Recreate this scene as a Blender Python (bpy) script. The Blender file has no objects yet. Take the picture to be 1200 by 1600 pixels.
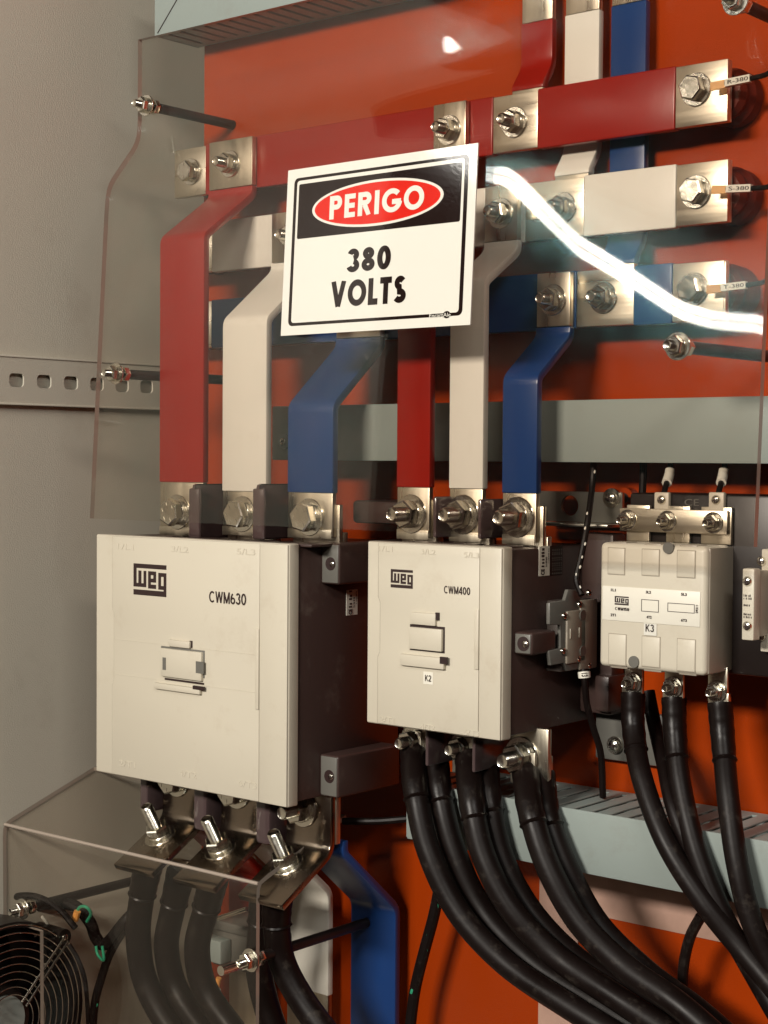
import bpy, bmesh, math, random
from mathutils import Vector, Matrix, Quaternion
random.seed(7)
R = math.radians
scn = bpy.context.scene
C = scn.collection

# ------------------------------------------------------------------ camera
FPX, YAW, PITCH, ROLL = 2579.7, .695509, -.031606, .0069187
fw = Vector((-math.sin(YAW)*math.cos(PITCH), math.cos(YAW)*math.cos(PITCH), math.sin(PITCH)))
rt0 = Vector((math.cos(YAW), math.sin(YAW), 0)); up0 = rt0.cross(fw)
rt = rt0*math.cos(ROLL) + up0*math.sin(ROLL); up = up0*math.cos(ROLL) - rt0*math.sin(ROLL)
cam = bpy.data.cameras.new('camera'); camo = bpy.data.objects.new('camera', cam); C.objects.link(camo)
camo.matrix_world = Matrix(((rt.x, up.x, -fw.x, 0), (rt.y, up.y, -fw.y, 0), (rt.z, up.z, -fw.z, 0), (0, 0, 0, 1)))
cam.sensor_fit = 'VERTICAL'; cam.sensor_height = 24.0; cam.lens = 24.0*FPX/1600
cam.clip_start = .01; cam.clip_end = 50
scn.camera = camo
scn.render.resolution_x, scn.render.resolution_y = 768, 1024

# ------------------------------------------------------------------ world, lamps, exposure
w = bpy.data.worlds.new('World'); scn.world = w; w.use_nodes = True
bg = w.node_tree.nodes['Background']; bg.inputs[0].default_value = (1.0, .60, .46, 1); bg.inputs[1].default_value = .035
def area(name, loc, target, sx, sy, power, col=(1, .94, .85)):
    l = bpy.data.lights.new(name, 'AREA'); l.shape = 'RECTANGLE'; l.size = sx; l.size_y = sy; l.energy = power; l.color = col
    o = bpy.data.objects.new(name, l); C.objects.link(o); o.location = loc
    o.rotation_euler = (Vector(target)-Vector(loc)).to_track_quat('-Z', 'Y').to_euler()
    return o
area('ceiling_lamp_front', (-.70, -1.20, .72), (-.9, 1.1, -.05), .7, .20, 66)
area('added_fill_right', (.75, -.35, 1.15), (-1.0, 1.1, 0), .9, .15, 17, (1, .96, .89))  # unseen lamp, added to brighten the side wall
scn.view_settings.view_transform = 'Standard'; scn.view_settings.look = 'None'
scn.view_settings.exposure = 0.06; scn.view_settings.gamma = 1
scn.cycles.use_denoising = True
scn.cycles.use_adaptive_sampling = True; scn.cycles.adaptive_threshold = .02; scn.cycles.max_bounces = 6; scn.cycles.diffuse_bounces = 3; scn.cycles.transparent_max_bounces = 20
scn.cycles.glossy_bounces = 3; scn.cycles.caustics_reflective = False; scn.cycles.caustics_refractive = False
scn.cycles.sample_clamp_indirect = 4

# ------------------------------------------------------------------ measuring helpers (photo point -> place on a known plane)
def ray(u, v): return fw*FPX + rt*(u-600) + up*(800-v)
def at(u, v, y):
    d = ray(u, v); return d*(y/d.y)
def atx(u, v, x):
    d = ray(u, v); return d*(x/d.x)
def X(u, v, y): return at(u, v, y).x
def Z(u, v, y): return at(u, v, y).z

# ------------------------------------------------------------------ materials
def mat(name, col, rough=.5, metal=0, bump=0, bscale=200, var=0, vscale=20, spec=.5, stretch=None, rvar=0, coat=0, dist=.0006, dust=0, dscale=30, dcol=(.42, .36, .29)):
    m = bpy.data.materials.new(name); m.use_nodes = True; nt = m.node_tree; N = nt.nodes; L = nt.links
    b = N['Principled BSDF']; b.inputs['Base Color'].default_value = (*col, 1)
    b.inputs['Roughness'].default_value = rough; b.inputs['Metallic'].default_value = metal
    b.inputs['Specular IOR Level'].default_value = spec; b.inputs['Coat Weight'].default_value = coat
    b.inputs['Coat Roughness'].default_value = .08
    tc = N.new('ShaderNodeTexCoord'); src = tc.outputs['Object']
    if stretch:
        mp = N.new('ShaderNodeMapping'); mp.inputs['Scale'].default_value = stretch; L.new(src, mp.inputs[0]); src = mp.outputs[0]
    if var or rvar:
        n = N.new('ShaderNodeTexNoise'); n.inputs['Scale'].default_value = vscale; n.inputs['Detail'].default_value = 6
        L.new(src, n.inputs['Vector'])
        if var:
            mx = N.new('ShaderNodeMix'); mx.data_type = 'RGBA'
            mx.inputs[6].default_value = (*[c*(1-var) for c in col], 1); mx.inputs[7].default_value = (*[min(1, c*(1+var)) for c in col], 1)
            L.new(n.outputs['Fac'], mx.inputs[0]); L.new(mx.outputs[2], b.inputs['Base Color'])
        if rvar:
            mr = N.new('ShaderNodeMapRange'); mr.inputs[1].default_value = .3; mr.inputs[2].default_value = .7
            mr.inputs[3].default_value = max(.03, rough-rvar); mr.inputs[4].default_value = rough+rvar
            L.new(n.outputs['Fac'], mr.inputs[0]); L.new(mr.outputs[0], b.inputs['Roughness'])
    if dust:
        base = b.inputs['Base Color'].links[0].from_socket if b.inputs['Base Color'].links else None
        dn = N.new('ShaderNodeTexNoise'); dn.inputs['Scale'].default_value = dscale; dn.inputs['Detail'].default_value = 8; dn.inputs['Roughness'].default_value = .72
        L.new(tc.outputs['Object'], dn.inputs['Vector'])
        dr = N.new('ShaderNodeMapRange'); dr.inputs[1].default_value = .56; dr.inputs[2].default_value = .74; dr.inputs[3].default_value = 0; dr.inputs[4].default_value = dust
        L.new(dn.outputs['Fac'], dr.inputs[0])
        dm = N.new('ShaderNodeMix'); dm.data_type = 'RGBA'; dm.inputs[6].default_value = (*col, 1); dm.inputs[7].default_value = (*dcol, 1)
        if base: L.new(base, dm.inputs[6])
        L.new(dr.outputs[0], dm.inputs[0]); L.new(dm.outputs[2], b.inputs['Base Color'])
    if bump:
        n2 = N.new('ShaderNodeTexNoise'); n2.inputs['Scale'].default_value = bscale; n2.inputs['Detail'].default_value = 3
        L.new(src, n2.inputs['Vector'])
        bp = N.new('ShaderNodeBump'); bp.inputs['Strength'].default_value = bump; bp.inputs['Distance'].default_value = dist
        L.new(n2.outputs['Fac'], bp.inputs['Height']); L.new(bp.outputs[0], b.inputs['Normal'])
    return m
M = {}
M['wall'] = mat('cabinet_beige_paint', (.50, .465, .385), .30, dust=.45, dscale=7, dcol=(.36, .315, .25), bump=.45, bscale=800, var=.05, vscale=6)
M['orange'] = mat('orange_panel_paint', (.335, .037, .002), .24, spec=.35, dust=.30, dscale=9, dcol=(.22, .035, .008), bump=.28, bscale=800, var=.10, vscale=5)
M['red'] = mat('red_busbar_sleeve', (.27, .009, .004), .28, dust=.30, dscale=22, dcol=(.24, .02, .01), bump=.34, bscale=32, var=.12, vscale=14)
M['white'] = mat('white_busbar_sleeve', (.72, .70, .63), .34, dust=.30, dscale=30, dcol=(.46, .41, .33), bump=.34, bscale=32, var=.05, vscale=14)
M['blue'] = mat('blue_busbar_sleeve', (.010, .040, .150), .30, dust=.22, dscale=22, dcol=(.03, .05, .11), bump=.34, bscale=32, var=.12, vscale=14)
M['tin'] = mat('tinned_copper', (.66, .60, .48), .34, metal=1, bump=.5, bscale=90, var=.30, vscale=60, stretch=(1, 1, .10), rvar=.14, dust=.55, dscale=48, dcol=(.36, .31, .24))
M['tin_h'] = mat('tinned_copper_along', (.66, .60, .48), .34, metal=1, bump=.5, bscale=90, var=.30, vscale=60, stretch=(.10, 1, 1), rvar=.14, dust=.55, dscale=48, dcol=(.36, .31, .24))
M['tin_shade'] = mat('shade_darkened_tinned_copper', (.29, .24, .19), .22, metal=1, bump=.15, bscale=60, var=.25, vscale=30, rvar=.08)  # tinned copper darkened to carry the shade under the biggest contactor
M['zinc'] = mat('zinc_bolt', (.74, .71, .62), .20, metal=1, bump=.1, bscale=300, var=.18, vscale=120, rvar=.08)
M['steel'] = mat('bracket_steel', (.42, .42, .38), .30, metal=1, bump=.1, bscale=80, var=.15, vscale=30)
M['copper'] = mat('copper_terminal', (.75, .45, .22), .4, metal=1, var=.2, vscale=90)
M['cream'] = mat('contactor_cream_plastic', (.54, .495, .40), .42, dust=.45, dscale=14, dcol=(.40, .33, .24), bump=.10, bscale=900, var=.025, vscale=9, dist=.0003)
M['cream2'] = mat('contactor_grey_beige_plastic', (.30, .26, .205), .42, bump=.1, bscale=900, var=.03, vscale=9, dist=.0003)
M['dark'] = mat('dark_brown_plastic', (.046, .026, .022), .42, dust=.10, dscale=25, bump=.12, bscale=700, var=.12, vscale=12, dist=.0003)
M['grey'] = mat('grey_plastic', (.125, .12, .105), .38, bump=.1, bscale=700, var=.06, vscale=30, dist=.0003)
M['fin'] = mat('grey_duct_fin_pvc', (.23, .21, .18), .42, bump=.05, bscale=200, var=.1, vscale=12)
M['duct'] = mat('grey_duct_pvc', (.255, .295, .275), .42, dust=.35, dscale=14, dcol=(.19, .17, .14), bump=.05, bscale=200, var=.06, vscale=7)
M['cable'] = mat('black_cable_rubber', (.0060, .0033, .0028), .44, dust=.07, dscale=70, spec=.18, bump=.22, bscale=130, var=.3, vscale=25, rvar=.1)
M['shrink'] = mat('heat_shrink', (.0058, .0032, .0027), .34, dust=.07, dscale=70, spec=.18, bump=.35, bscale=70, var=.25, vscale=30, dist=.001)
M['rod'] = mat('black_standoff_rod', (.011, .007, .006), .45)
M['dgrey'] = mat('dark_grey_plastic', (.062, .050, .043), .40, bump=.12, bscale=700, var=.10, vscale=12, dist=.0003)
M['black'] = mat('black_plastic', (.010, .006, .005), .35)
M['print'] = mat('dark_print', (.022, .009, .008), .5)
M['sign'] = mat('sign_white', (.66, .64, .57), .07, var=.015, vscale=30, bump=.02, bscale=200)
M['signred'] = mat('sign_red', (.58, .018, .010), .08, bump=.02, bscale=200)
M['signblack'] = mat('sign_black', (.013, .007, .006), .07, bump=.03, bscale=300)
M['label'] = mat('white_label', (.70, .67, .58), .45)
M['green'] = mat('green_wire', (.03, .30, .16), .4)
M['yellow'] = mat('orange_ferrule', (.75, .33, .08), .45)
M['tape'] = mat('pinkish_primer', (.42, .26, .20), .55, var=.30, vscale=55, bump=.2, bscale=120)
M['insul'] = mat('red_insulator', (.10, .012, .006), .26)
M['guard'] = mat('fan_guard_wire', (.48, .44, .38), .25, metal=1)
M['hub'] = mat('fan_hub_label', (.30, .33, .30), .3, var=.1, vscale=60)

def acrylic(name, tint, smear=.70):
    m = bpy.data.materials.new(name); m.use_nodes = True; nt = m.node_tree; N = nt.nodes; L = nt.links
    N.remove(N['Principled BSDF']); out = N['Material Output']
    tr = N.new('ShaderNodeBsdfTransparent'); tr.inputs[0].default_value = (*tint, 1)
    gl = N.new('ShaderNodeBsdfGlossy'); gl.inputs['Roughness'].default_value = .02; gl.inputs[0].default_value = (1, 1, 1, 1)
    g2 = N.new('ShaderNodeBsdfGlossy'); g2.inputs['Roughness'].default_value = .13; g2.inputs[0].default_value = (.40, .88, .90, 1)
    gm = N.new('ShaderNodeMixShader'); gm.inputs[0].default_value = .18
    tc = N.new('ShaderNodeTexCoord'); sn = N.new('ShaderNodeTexNoise'); sn.inputs['Scale'].default_value = 38; sn.inputs['Detail'].default_value = 9; sn.inputs['Roughness'].default_value = .7
    L.new(tc.outputs['Object'], sn.inputs['Vector'])
    sr = N.new('ShaderNodeMapRange'); sr.inputs[1].default_value = .35; sr.inputs[2].default_value = .72; sr.inputs[3].default_value = .05; sr.inputs[4].default_value = smear
    L.new(sn.outputs['Fac'], sr.inputs[0]); L.new(sr.outputs[0], gm.inputs[0]); L.new(gl.outputs[0], gm.inputs[1]); L.new(g2.outputs[0], gm.inputs[2])
    lw = N.new('ShaderNodeLayerWeight'); lw.inputs[0].default_value = .5
    pw = N.new('ShaderNodeMath'); pw.operation = 'POWER'; pw.inputs[1].default_value = 5; L.new(lw.outputs['Facing'], pw.inputs[0])
    ma = N.new('ShaderNodeMath'); ma.operation = 'MULTIPLY_ADD'; ma.inputs[1].default_value = .92; ma.inputs[2].default_value = .045
    L.new(pw.outputs[0], ma.inputs[0])
    mx = N.new('ShaderNodeMixShader'); L.new(ma.outputs[0], mx.inputs[0]); L.new(tr.outputs[0], mx.inputs[1]); L.new(gm.outputs[0], mx.inputs[2])
    L.new(mx.outputs[0], out.inputs[0])
    return m
M['acrylic'] = acrylic('clear_acrylic', (.955, .925, .895))
M['acrylic_low'] = acrylic('clear_acrylic_lower', (.965, .945, .92), .08)
M['acrylic_edge'] = mat('acrylic_cut_edge', (.34, .28, .23), .10, spec=1.0)
M['barrier'] = mat('smoky_phase_barrier', (.075, .05, .05), .14, spec=.7)

# ------------------------------------------------------------------ building helpers
WL = {}
def finish(name, me, m, parent=None, smooth=True):
    o = bpy.data.objects.new(name, me); C.objects.link(o)
    if m is not None and not me.materials: me.materials.append(M[m] if isinstance(m, str) else m)
    if smooth:
        for p in me.polygons: p.use_smooth = True
        me.set_sharp_from_angle(angle=R(32))
    if parent is not None: o.parent = parent
    WL[o.name] = WL.get(parent.name, Vector((0, 0, 0))) if parent is not None else Vector((0, 0, 0))
    return o
def obj(name, bm, m, parent=None, smooth=True):
    """bm is in world coordinates; stored relative to the parent's base point"""
    if parent is not None: bmesh.ops.translate(bm, verts=bm.verts, vec=-WL[parent.name])
    me = bpy.data.meshes.new(name); bmesh.ops.recalc_face_normals(bm, faces=bm.faces); bm.to_mesh(me); bm.free()
    return finish(name, me, m, parent, smooth)
def tag(o, label, cat, group=None, kind=None):
    if label: o['label'] = label
    if cat: o['category'] = cat
    if group: o['group'] = group
    if kind: o['kind'] = kind
    return o
def thing(name, label, cat, loc, group=None):
    o = bpy.data.objects.new(name, None); C.objects.link(o); o.location = loc; o.empty_display_size = .02
    WL[o.name] = Vector(loc); return tag(o, label, cat, group)
def nb(): return bmesh.new()
def box(bm, lo, hi, bev=0, seg=2, mtx=None):
    lo = Vector(lo); hi = Vector(hi); lo, hi = Vector(map(min, lo, hi)), Vector(map(max, lo, hi))
    r = bmesh.ops.create_cube(bm, size=1); vs = r['verts']
    for v in vs: v.co = Vector((lo[i]+(v.co[i]+.5)*(hi[i]-lo[i]) for i in range(3)))
    if bev:
        es = list({e for v in vs for e in v.link_edges})
        r2 = bmesh.ops.bevel(bm, geom=es, offset=bev, segments=seg, affect='EDGES', profile=.5)
        vs = list({v for f in r2['faces'] for v in f.verts} | {v for v in vs if v.is_valid})
    if mtx is not None: bmesh.ops.transform(bm, matrix=mtx, verts=vs)
    return bm
def bx(lo, hi, bev=0, seg=2): return box(nb(), lo, hi, bev, seg)
def prism(poly, axis, a, b, bm=None, bev=0):
    """extrude a 2-D outline along an axis; poly gives the two other coordinates in xyz order"""
    bm = bm or nb()
    def mk(p, t):
        return Vector((t, p[0], p[1])) if axis == 'x' else Vector((p[0], t, p[1])) if axis == 'y' else Vector((p[0], p[1], t))
    A = [bm.verts.new(mk(p, a)) for p in poly]; B = [bm.verts.new(mk(p, b)) for p in poly]
    n = len(poly); fs = [bm.faces.new(A), bm.faces.new(B[::-1])]
    for i in range(n): fs.append(bm.faces.new((A[i], A[(i+1) % n], B[(i+1) % n], B[i])))
    bmesh.ops.recalc_face_normals(bm, faces=fs)
    if bev:
        es = list({e for f in fs for e in f.edges})
        bmesh.ops.bevel(bm, geom=es, offset=bev, segments=2, affect='EDGES', profile=.5)
    return bm
def frame_of(d):
    d = d.normalized(); a = Vector((0, 0, 1)) if abs(d.z) < .9 else Vector((1, 0, 0))
    s = d.cross(a).normalized(); return s, s.cross(d).normalized()
def smooth_path(pts, n=8):
    P = [pts[0]*2-pts[1]] + list(pts) + [pts[-1]*2-pts[-2]]; out = []
    for i in range(1, len(P)-2):
        p0, p1, p2, p3 = P[i-1], P[i], P[i+1], P[i+2]
        for k in range(n):
            t = k/n
            out.append(.5*((2*p1)+(p2-p0)*t+(2*p0-5*p1+4*p2-p3)*t*t+(3*p1-p0-3*p2+p3)*t**3))
    out.append(P[-2]); return out
def tube(pts, r, seg=14, bm=None, cap=True):
    bm = bm or nb(); rs = r if isinstance(r, (list, tuple)) else [r]*len(pts)
    rings = []; prev = None
    for i, p in enumerate(pts):
        d = (pts[min(i+1, len(pts)-1)]-pts[max(i-1, 0)]).normalized()
        if prev is None: s, t = frame_of(d)
        else:
            s = prev-d*prev.dot(d); s.normalize(); t = s.cross(d).normalized()
        prev = s
        rings.append([bm.verts.new(p+(s*math.cos(2*math.pi*k/seg)+t*math.sin(2*math.pi*k/seg))*rs[i]) for k in range(seg)])
    for a, b in zip(rings, rings[1:]):
        for k in range(seg): bm.faces.new((a[k], a[(k+1) % seg], b[(k+1) % seg], b[k]))
    if cap: bm.faces.new(rings[0][::-1]); bm.faces.new(rings[-1])
    return bm
def cyl(p, q, r, seg=20, bm=None): return tube([Vector(p), Vector(q)], r, seg, bm)
def lathe_mesh(prof, seg=24, name='lathe'):
    """profile (r, z) round local +Z"""
    bm = nb(); rings = []
    for r, z in prof:
        rings.append([bm.verts.new((r*math.cos(2*math.pi*k/seg), r*math.sin(2*math.pi*k/seg), z)) for k in range(seg)] if r > 1e-6 else [bm.verts.new((0, 0, z))])
    for a, b in zip(rings, rings[1:]):
        for k in range(seg):
            q = [a[k % len(a)], a[(k+1) % len(a)], b[(k+1) % len(b)], b[k % len(b)]]
            q = [v for i, v in enumerate(q) if v not in q[:i]]
            if len(q) > 2: bm.faces.new(q)
    bmesh.ops.recalc_face_normals(bm, faces=bm.faces)
    me = bpy.data.meshes.new(name); bm.to_mesh(me); bm.free()
    for p in me.polygons: p.use_smooth = True
    me.set_sharp_from_angle(angle=R(30)); return me
def hexmesh(rad, z0, z1, hole=0, name='hex'):
    bm = nb(); ch = rad*.10
    prof = [(rad*.90, z0), (rad, z0+ch*.8), (rad, z1-ch*.8), (rad*.88, z1)]
    rings = []
    for i, (r, z) in enumerate(prof):
        n = 6; rings.append([bm.verts.new((r*math.cos(2*math.pi*k/n+.3), r*math.sin(2*math.pi*k/n+.3), z)) for k in range(n)])
    for a, b in zip(rings, rings[1:]):
        for k in range(6): bm.faces.new((a[k], a[(k+1) % 6], b[(k+1) % 6], b[k]))
    bm.faces.new(rings[0][::-1]); bm.faces.new(rings[-1])
    bmesh.ops.recalc_face_normals(bm, faces=bm.faces)
    me = bpy.data.meshes.new(name); bm.to_mesh(me); bm.free(); return me

# one bolt kit per size: shaft with thread ridges, hexagon nut, washers
def bolt_kit(s, stud=.016):
    k = {}
    th = [(0, 0), (s*.5, 0)]
    z = 0; n = int(stud/(s*.16))
    for i in range(n):
        th += [(s*.50, z), (s*.44, z+s*.08)]; z += s*.16
    th += [(s*.49, z), (s*.40, z+s*.1), (s*.32, z+s*.06), (0, z+s*.06)]
    k['stud'] = lathe_mesh(th, 18, 'threaded_stud'); k['nut'] = hexmesh(s*.95, s*.42, s*1.15, name='hex_nut')
    k['head'] = hexmesh(s*1.02, s*.42, s*1.12, name='hex_head')
    k['washer'] = lathe_mesh([(0, 0), (s*1.28, 0), (s*1.30, s*.04), (s*1.30, s*.13), (s*1.26, s*.17), (0, s*.17)], 28, 'flat_washer')
    k['spring'] = lathe_mesh([(0, s*.17), (s*.92, s*.17), (s*.94, s*.2), (s*.94, s*.38), (s*.90, s*.42), (0, s*.42)], 24, 'spring_washer')
    for me in k.values(): me.materials.append(M['zinc'])
    bmk = nb()
    for a in range(5):
        an = a*1.1+.4
        box(bmk, (s*.6*math.cos(an)-s*.05, s*.6*math.sin(an)-s*.14, s*1.115), (s*.6*math.cos(an)+s*.05, s*.6*math.sin(an)+s*.14, s*1.145), 0)
    me = bpy.data.meshes.new('grade_marks'); bmk.to_mesh(me); bmk.free(); me.materials.append(M['zinc']); k['mark'] = me
    return k
KIT = {'L': bolt_kit(.0125, .026), 'M': bolt_kit(.0098, .019), 'S': bolt_kit(.0076, .015), 'T': bolt_kit(.0062, .012), 'X': bolt_kit(.0115, .036)}
def link(me, name, parent):
    o = bpy.data.objects.new(name, me); C.objects.link(o); o.parent = parent; return o
def bolt(parent, p, d=(0, -1, 0), size='M', head=False, spin=0, name='bolt'):
    k = KIT[size]; p = Vector(p)
    o = link(k['head'] if head else k['stud'], name, parent)
    o.location = p-WL[parent.name]; o.rotation_mode = 'QUATERNION'
    o.rotation_quaternion = Vector(d).to_track_quat('Z', 'Y') @ Quaternion((0, 0, 1), spin)
    link(k['washer'], 'washer', o); link(k['spring'], 'spring_washer', o)
    if head: link(k['mark'], 'grade_marks', o)
    else: link(k['nut'], 'nut', o)
    return o
# pan-head cross screws
def screw_kit(r):
    a = lathe_mesh([(0, -r*.5), (r*.98, -r*.5), (r, 0), (r*.85, r*.35), (r*.45, r*.55), (0, r*.6)], 20, 'screw_head'); a.materials.append(M['zinc'])
    bm = nb(); box(bm, (-r*.6, -r*.10, r*.50), (r*.6, r*.10, r*.62)); box(bm, (-r*.10, -r*.6, r*.505), (r*.10, r*.6, r*.625))
    b = bpy.data.meshes.new('cross_slot'); bm.to_mesh(b); bm.free(); b.materials.append(M['print'])
    return a, b
SK = {r: screw_kit(r) for r in (.0028, .0036, .005)}
def screw(parent, p, d, r=.0036, name='screw', spin=.4):
    o = link(SK[r][0], name, parent); o.location = Vector(p)-WL[parent.name]; o.rotation_mode = 'QUATERNION'
    o.rotation_quaternion = Vector(d).to_track_quat('Z', 'Y') @ Quaternion((0, 0, 1), spin); link(SK[r][1], 'cross_slot', o); return o

def text_bm(s, offset=0, spacing=1.0):
    cu = bpy.data.curves.new('t', 'FONT'); cu.body = s; cu.offset = offset; cu.space_character = spacing; cu.resolution_u = 4
    o = bpy.data.objects.new('t', cu); C.objects.link(o)
    dg = bpy.context.evaluated_depsgraph_get(); me = bpy.data.meshes.new_from_object(o.evaluated_get(dg))
    bpy.data.objects.remove(o); bpy.data.curves.remove(cu)
    bm = nb(); bm.from_mesh(me); bpy.data.meshes.remove(me)
    bmesh.ops.triangulate(bm, faces=bm.faces); return bm
def lettering(parent, s, corner, uvec, vvec, wid, hei, m, offset=.012, name='lettering', spacing=1.0, depth=.0003):
    """flat print: corner is lower left, uvec reading direction, vvec up"""
    bm = text_bm(s, offset, spacing)
    xs = [v.co.x for v in bm.verts]; ys = [v.co.y for v in bm.verts]
    x0, x1, y0, y1 = min(xs), max(xs), min(ys), max(ys); U = Vector(uvec); V = Vector(vvec); c = Vector(corner)
    for v in bm.verts: v.co = c+U*((v.co.x-x0)/(x1-x0)*wid)+V*((v.co.y-y0)/(y1-y0)*hei)
    r = bmesh.ops.extrude_face_region(bm, geom=bm.faces[:]); n = U.cross(V).normalized()
    bmesh.ops.translate(bm, verts=[e for e in r['geom'] if isinstance(e, bmesh.types.BMVert)], vec=n*depth)
    return obj(name, bm, m, parent, smooth=False)
# bold block letters drawn as ribbons (sign and model numbers)
def arc(cx, cy, rx, ry, a0, a1, n=14): return [(cx+rx*math.cos(R(a0+(a1-a0)*k/n)), cy+ry*math.sin(R(a0+(a1-a0)*k/n))) for k in range(n+1)]
def glyph(c, t):
    h = t/2; T = 1-h
    if c == 'P': return .60, [[(h, 0), (h, 1)], [(t*.9, T)]+arc(.34, .70, .26-h, .30-h, 90, -90)+[(t*.9, .40+h)]]
    if c == 'R': return .66, [[(h, 0), (h, 1)], [(t*.9, T)]+arc(.36, .72, .27-h, .28-h, 90, -90)+[(t*.9, .44+h)], [(.32, .46), (.66-t*.62, 0)]]
    if c == 'E': return .52, [[(h, 0), (h, 1)], [(t*.9, T), (.52, T)], [(t*.9, .5), (.49, .5)], [(t*.9, h), (.52, h)]]
    if c == 'I': return t, [[(h, 0), (h, 1)]]
    if c == 'L': return .47, [[(h, 0), (h, 1)], [(t*.9, h), (.47, h)]]
    if c == 'T': return .56, [[(.28, 0), (.28, 1-t*.9)], [(0, T), (.56, T)]]
    if c == 'V': return .76, [[(t*.5, 1), (.38, .02)], [(.38, .02), (.76-t*.5, 1)]]
    if c == 'O': return .92, [arc(.46, .5, .46-h, .5-h, 0, 360, 36)]
    if c == '0': return .62, [arc(.31, .5, .31-h, .5-h, 0, 360, 32)]
    if c == 'G': return .88, [arc(.47, .5, .47-h, .5-h, 42, 352, 30), [(.47, .44), (.88, .44)]]
    if c == 'C': return .72, [arc(.40, .5, .40-h, .5-h, 48, 312, 26)]
    if c == '3': return .58, [arc(.28, .735, .27-h, .265-h, 165, -82, 16), arc(.28, .285, .30-h, .285-h, 82, -165, 18)]
    if c == '8': return .60, [arc(.30, .745, .26-h, .255-h, 0, 360, 28), arc(.30, .28, .30-h, .28-h, 0, 360, 28)]
    if c == '6': return .60, [arc(.30, .30, .30-h, .30-h, 0, 360, 28), [(h*1.02, .32)]+arc(.42, .34, .42-h, .66-h, 172, 112, 8)]
    if c == 'S': return .60, [arc(.31, .735, .27-h, .265-h, 30, 270, 16)[:-1]+arc(.29, .27+.0, .31-h, .27-h, 90, -150, 18)]
    if c == '4': return .62, [[(.46, 0), (.46, 1)], [(.44, .95), (h*.9, .32), (.62, .24)][:2], [(0, .26), (.62, .26)]]
    if c == '1': return .34, [[(.34-h, 0), (.34-h, 1)], [(0, .74), (.34-t*.7, .93)]]
    if c == '5': return .58, [[(.55, T), (.10, T)], [(.12, .98), (.09, .50)], [(.06, .56)]+arc(.28, .32, .30-h, .32-h, 120, -150, 18)]
    if c == 'W': return .98, [[(t*.5, 1), (.26, .02)], [(.26, .02), (.49, .98)], [(.49, .98), (.72, .02)], [(.72, .02), (.98-t*.5, 1)]]
    if c == 'M': return .80, [[(h, 0), (h, 1)], [(.80-h, 0), (.80-h, 1)], [(h, .97), (.40, .05)], [(.40, .05), (.80-h, .97)]]
    if c == 'K': return .66, [[(h, 0), (h, 1)], [(t*.8, .42), (.60, 1)], [(.25, .55), (.62, 0)]]
    if c == '2': return .58, [[(0, .0+h), (.58, h)], [(.06, .10)]+[(.40, .44)]+arc(.29, .70, .29-h, .30-h, -20, 165, 14)]
    return .3, []
def bold(parent, txt, corner, uvec, vvec, wid, hei, m, t=.2, gap=.12, name='lettering', depth=.0003):
    U = Vector(uvec); V = Vector(vvec); N_ = U.cross(V).normalized(); c0 = Vector(corner); bm = nb(); x = 0; runs = []
    for ch in txt:
        wd, st = glyph(ch, t)
        for q in st: runs.append([(x+a, b) for a, b in q])
        x += wd+gap
    x -= gap; k = 0
    for P in runs:
        closed = (Vector(P[0])-Vector(P[-1])).length < 1e-5; n = len(P); Ls, Rs = [], []
        if closed: P = P[:-1]; n -= 1
        for i in range(n):
            p = Vector(P[i]); a = Vector(P[(i-1) % n]) if (closed or i > 0) else None; b = Vector(P[(i+1) % n]) if (closed or i < n-1) else None
            d0 = (p-a).normalized() if a is not None else (b-p).normalized(); d1 = (b-p).normalized() if b is not None else d0
            n0, n1 = Vector((-d0.y, d0.x)), Vector((-d1.y, d1.x)); nn = (n0+n1).normalized(); nn = nn*(t*.5/max(.5, nn.dot(n0)))
            Ls.append(p+nn); Rs.append(p-nn)
        off = depth+k*.00002; k += 1
        mk = lambda q: bm.verts.new(c0+U*(q.x/x*wid)+V*(max(0, min(1, q.y))*hei)+N_*off)
        A = [mk(q) for q in Ls]; B = [mk(q) for q in Rs]
        for i in range(n if closed else n-1): bm.faces.new((A[i], A[(i+1) % n], B[(i+1) % n], B[i]))
    me = bpy.data.meshes.new(name); bmesh.ops.translate(bm, verts=bm.verts, vec=-WL[parent.name]); bm.to_mesh(me); bm.free()
    return finish(name, me, m, parent, False)
LOGO = [(0, 0, 1, .14), (0, .14, .09, .62), (.15, .22, .24, .62), (.31, .22, .39, .62), (0, .62, .39, .74),
        (.45, .22, .53, .77), (.53, .22, .69, .34), (.61, .34, .69, .45), (.53, .45, .69, .57), (.53, .64, .69, .77),
        (.76, .25, .84, .78), (.84, .25, 1, .37), (.92, .37, 1, .83), (.84, .66, .92, .78), (0, .83, 1, 1)]
def logo(parent, x0, z1, wid, hei, y):
    bm = nb()
    for u0, v0, u1, v1 in LOGO:
        box(bm, (x0+u0*wid-.00001, y-.0003, z1-v0*hei), (x0+u1*wid+.00001, y, z1-v1*hei))
    return obj('logo', bm, 'print', parent, smooth=False)

# ------------------------------------------------------------------ depths (metres from the lens along the panel normal)
YP = 1.160            # orange mounting panel
YR = 1.120            # front of the horizontal busbars
Y6, YT6 = 1.000, 1.050
Y4, YT4 = 1.017, 1.067
Y3 = 1.055
XW = -1.305           # cabinet side wall

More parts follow.
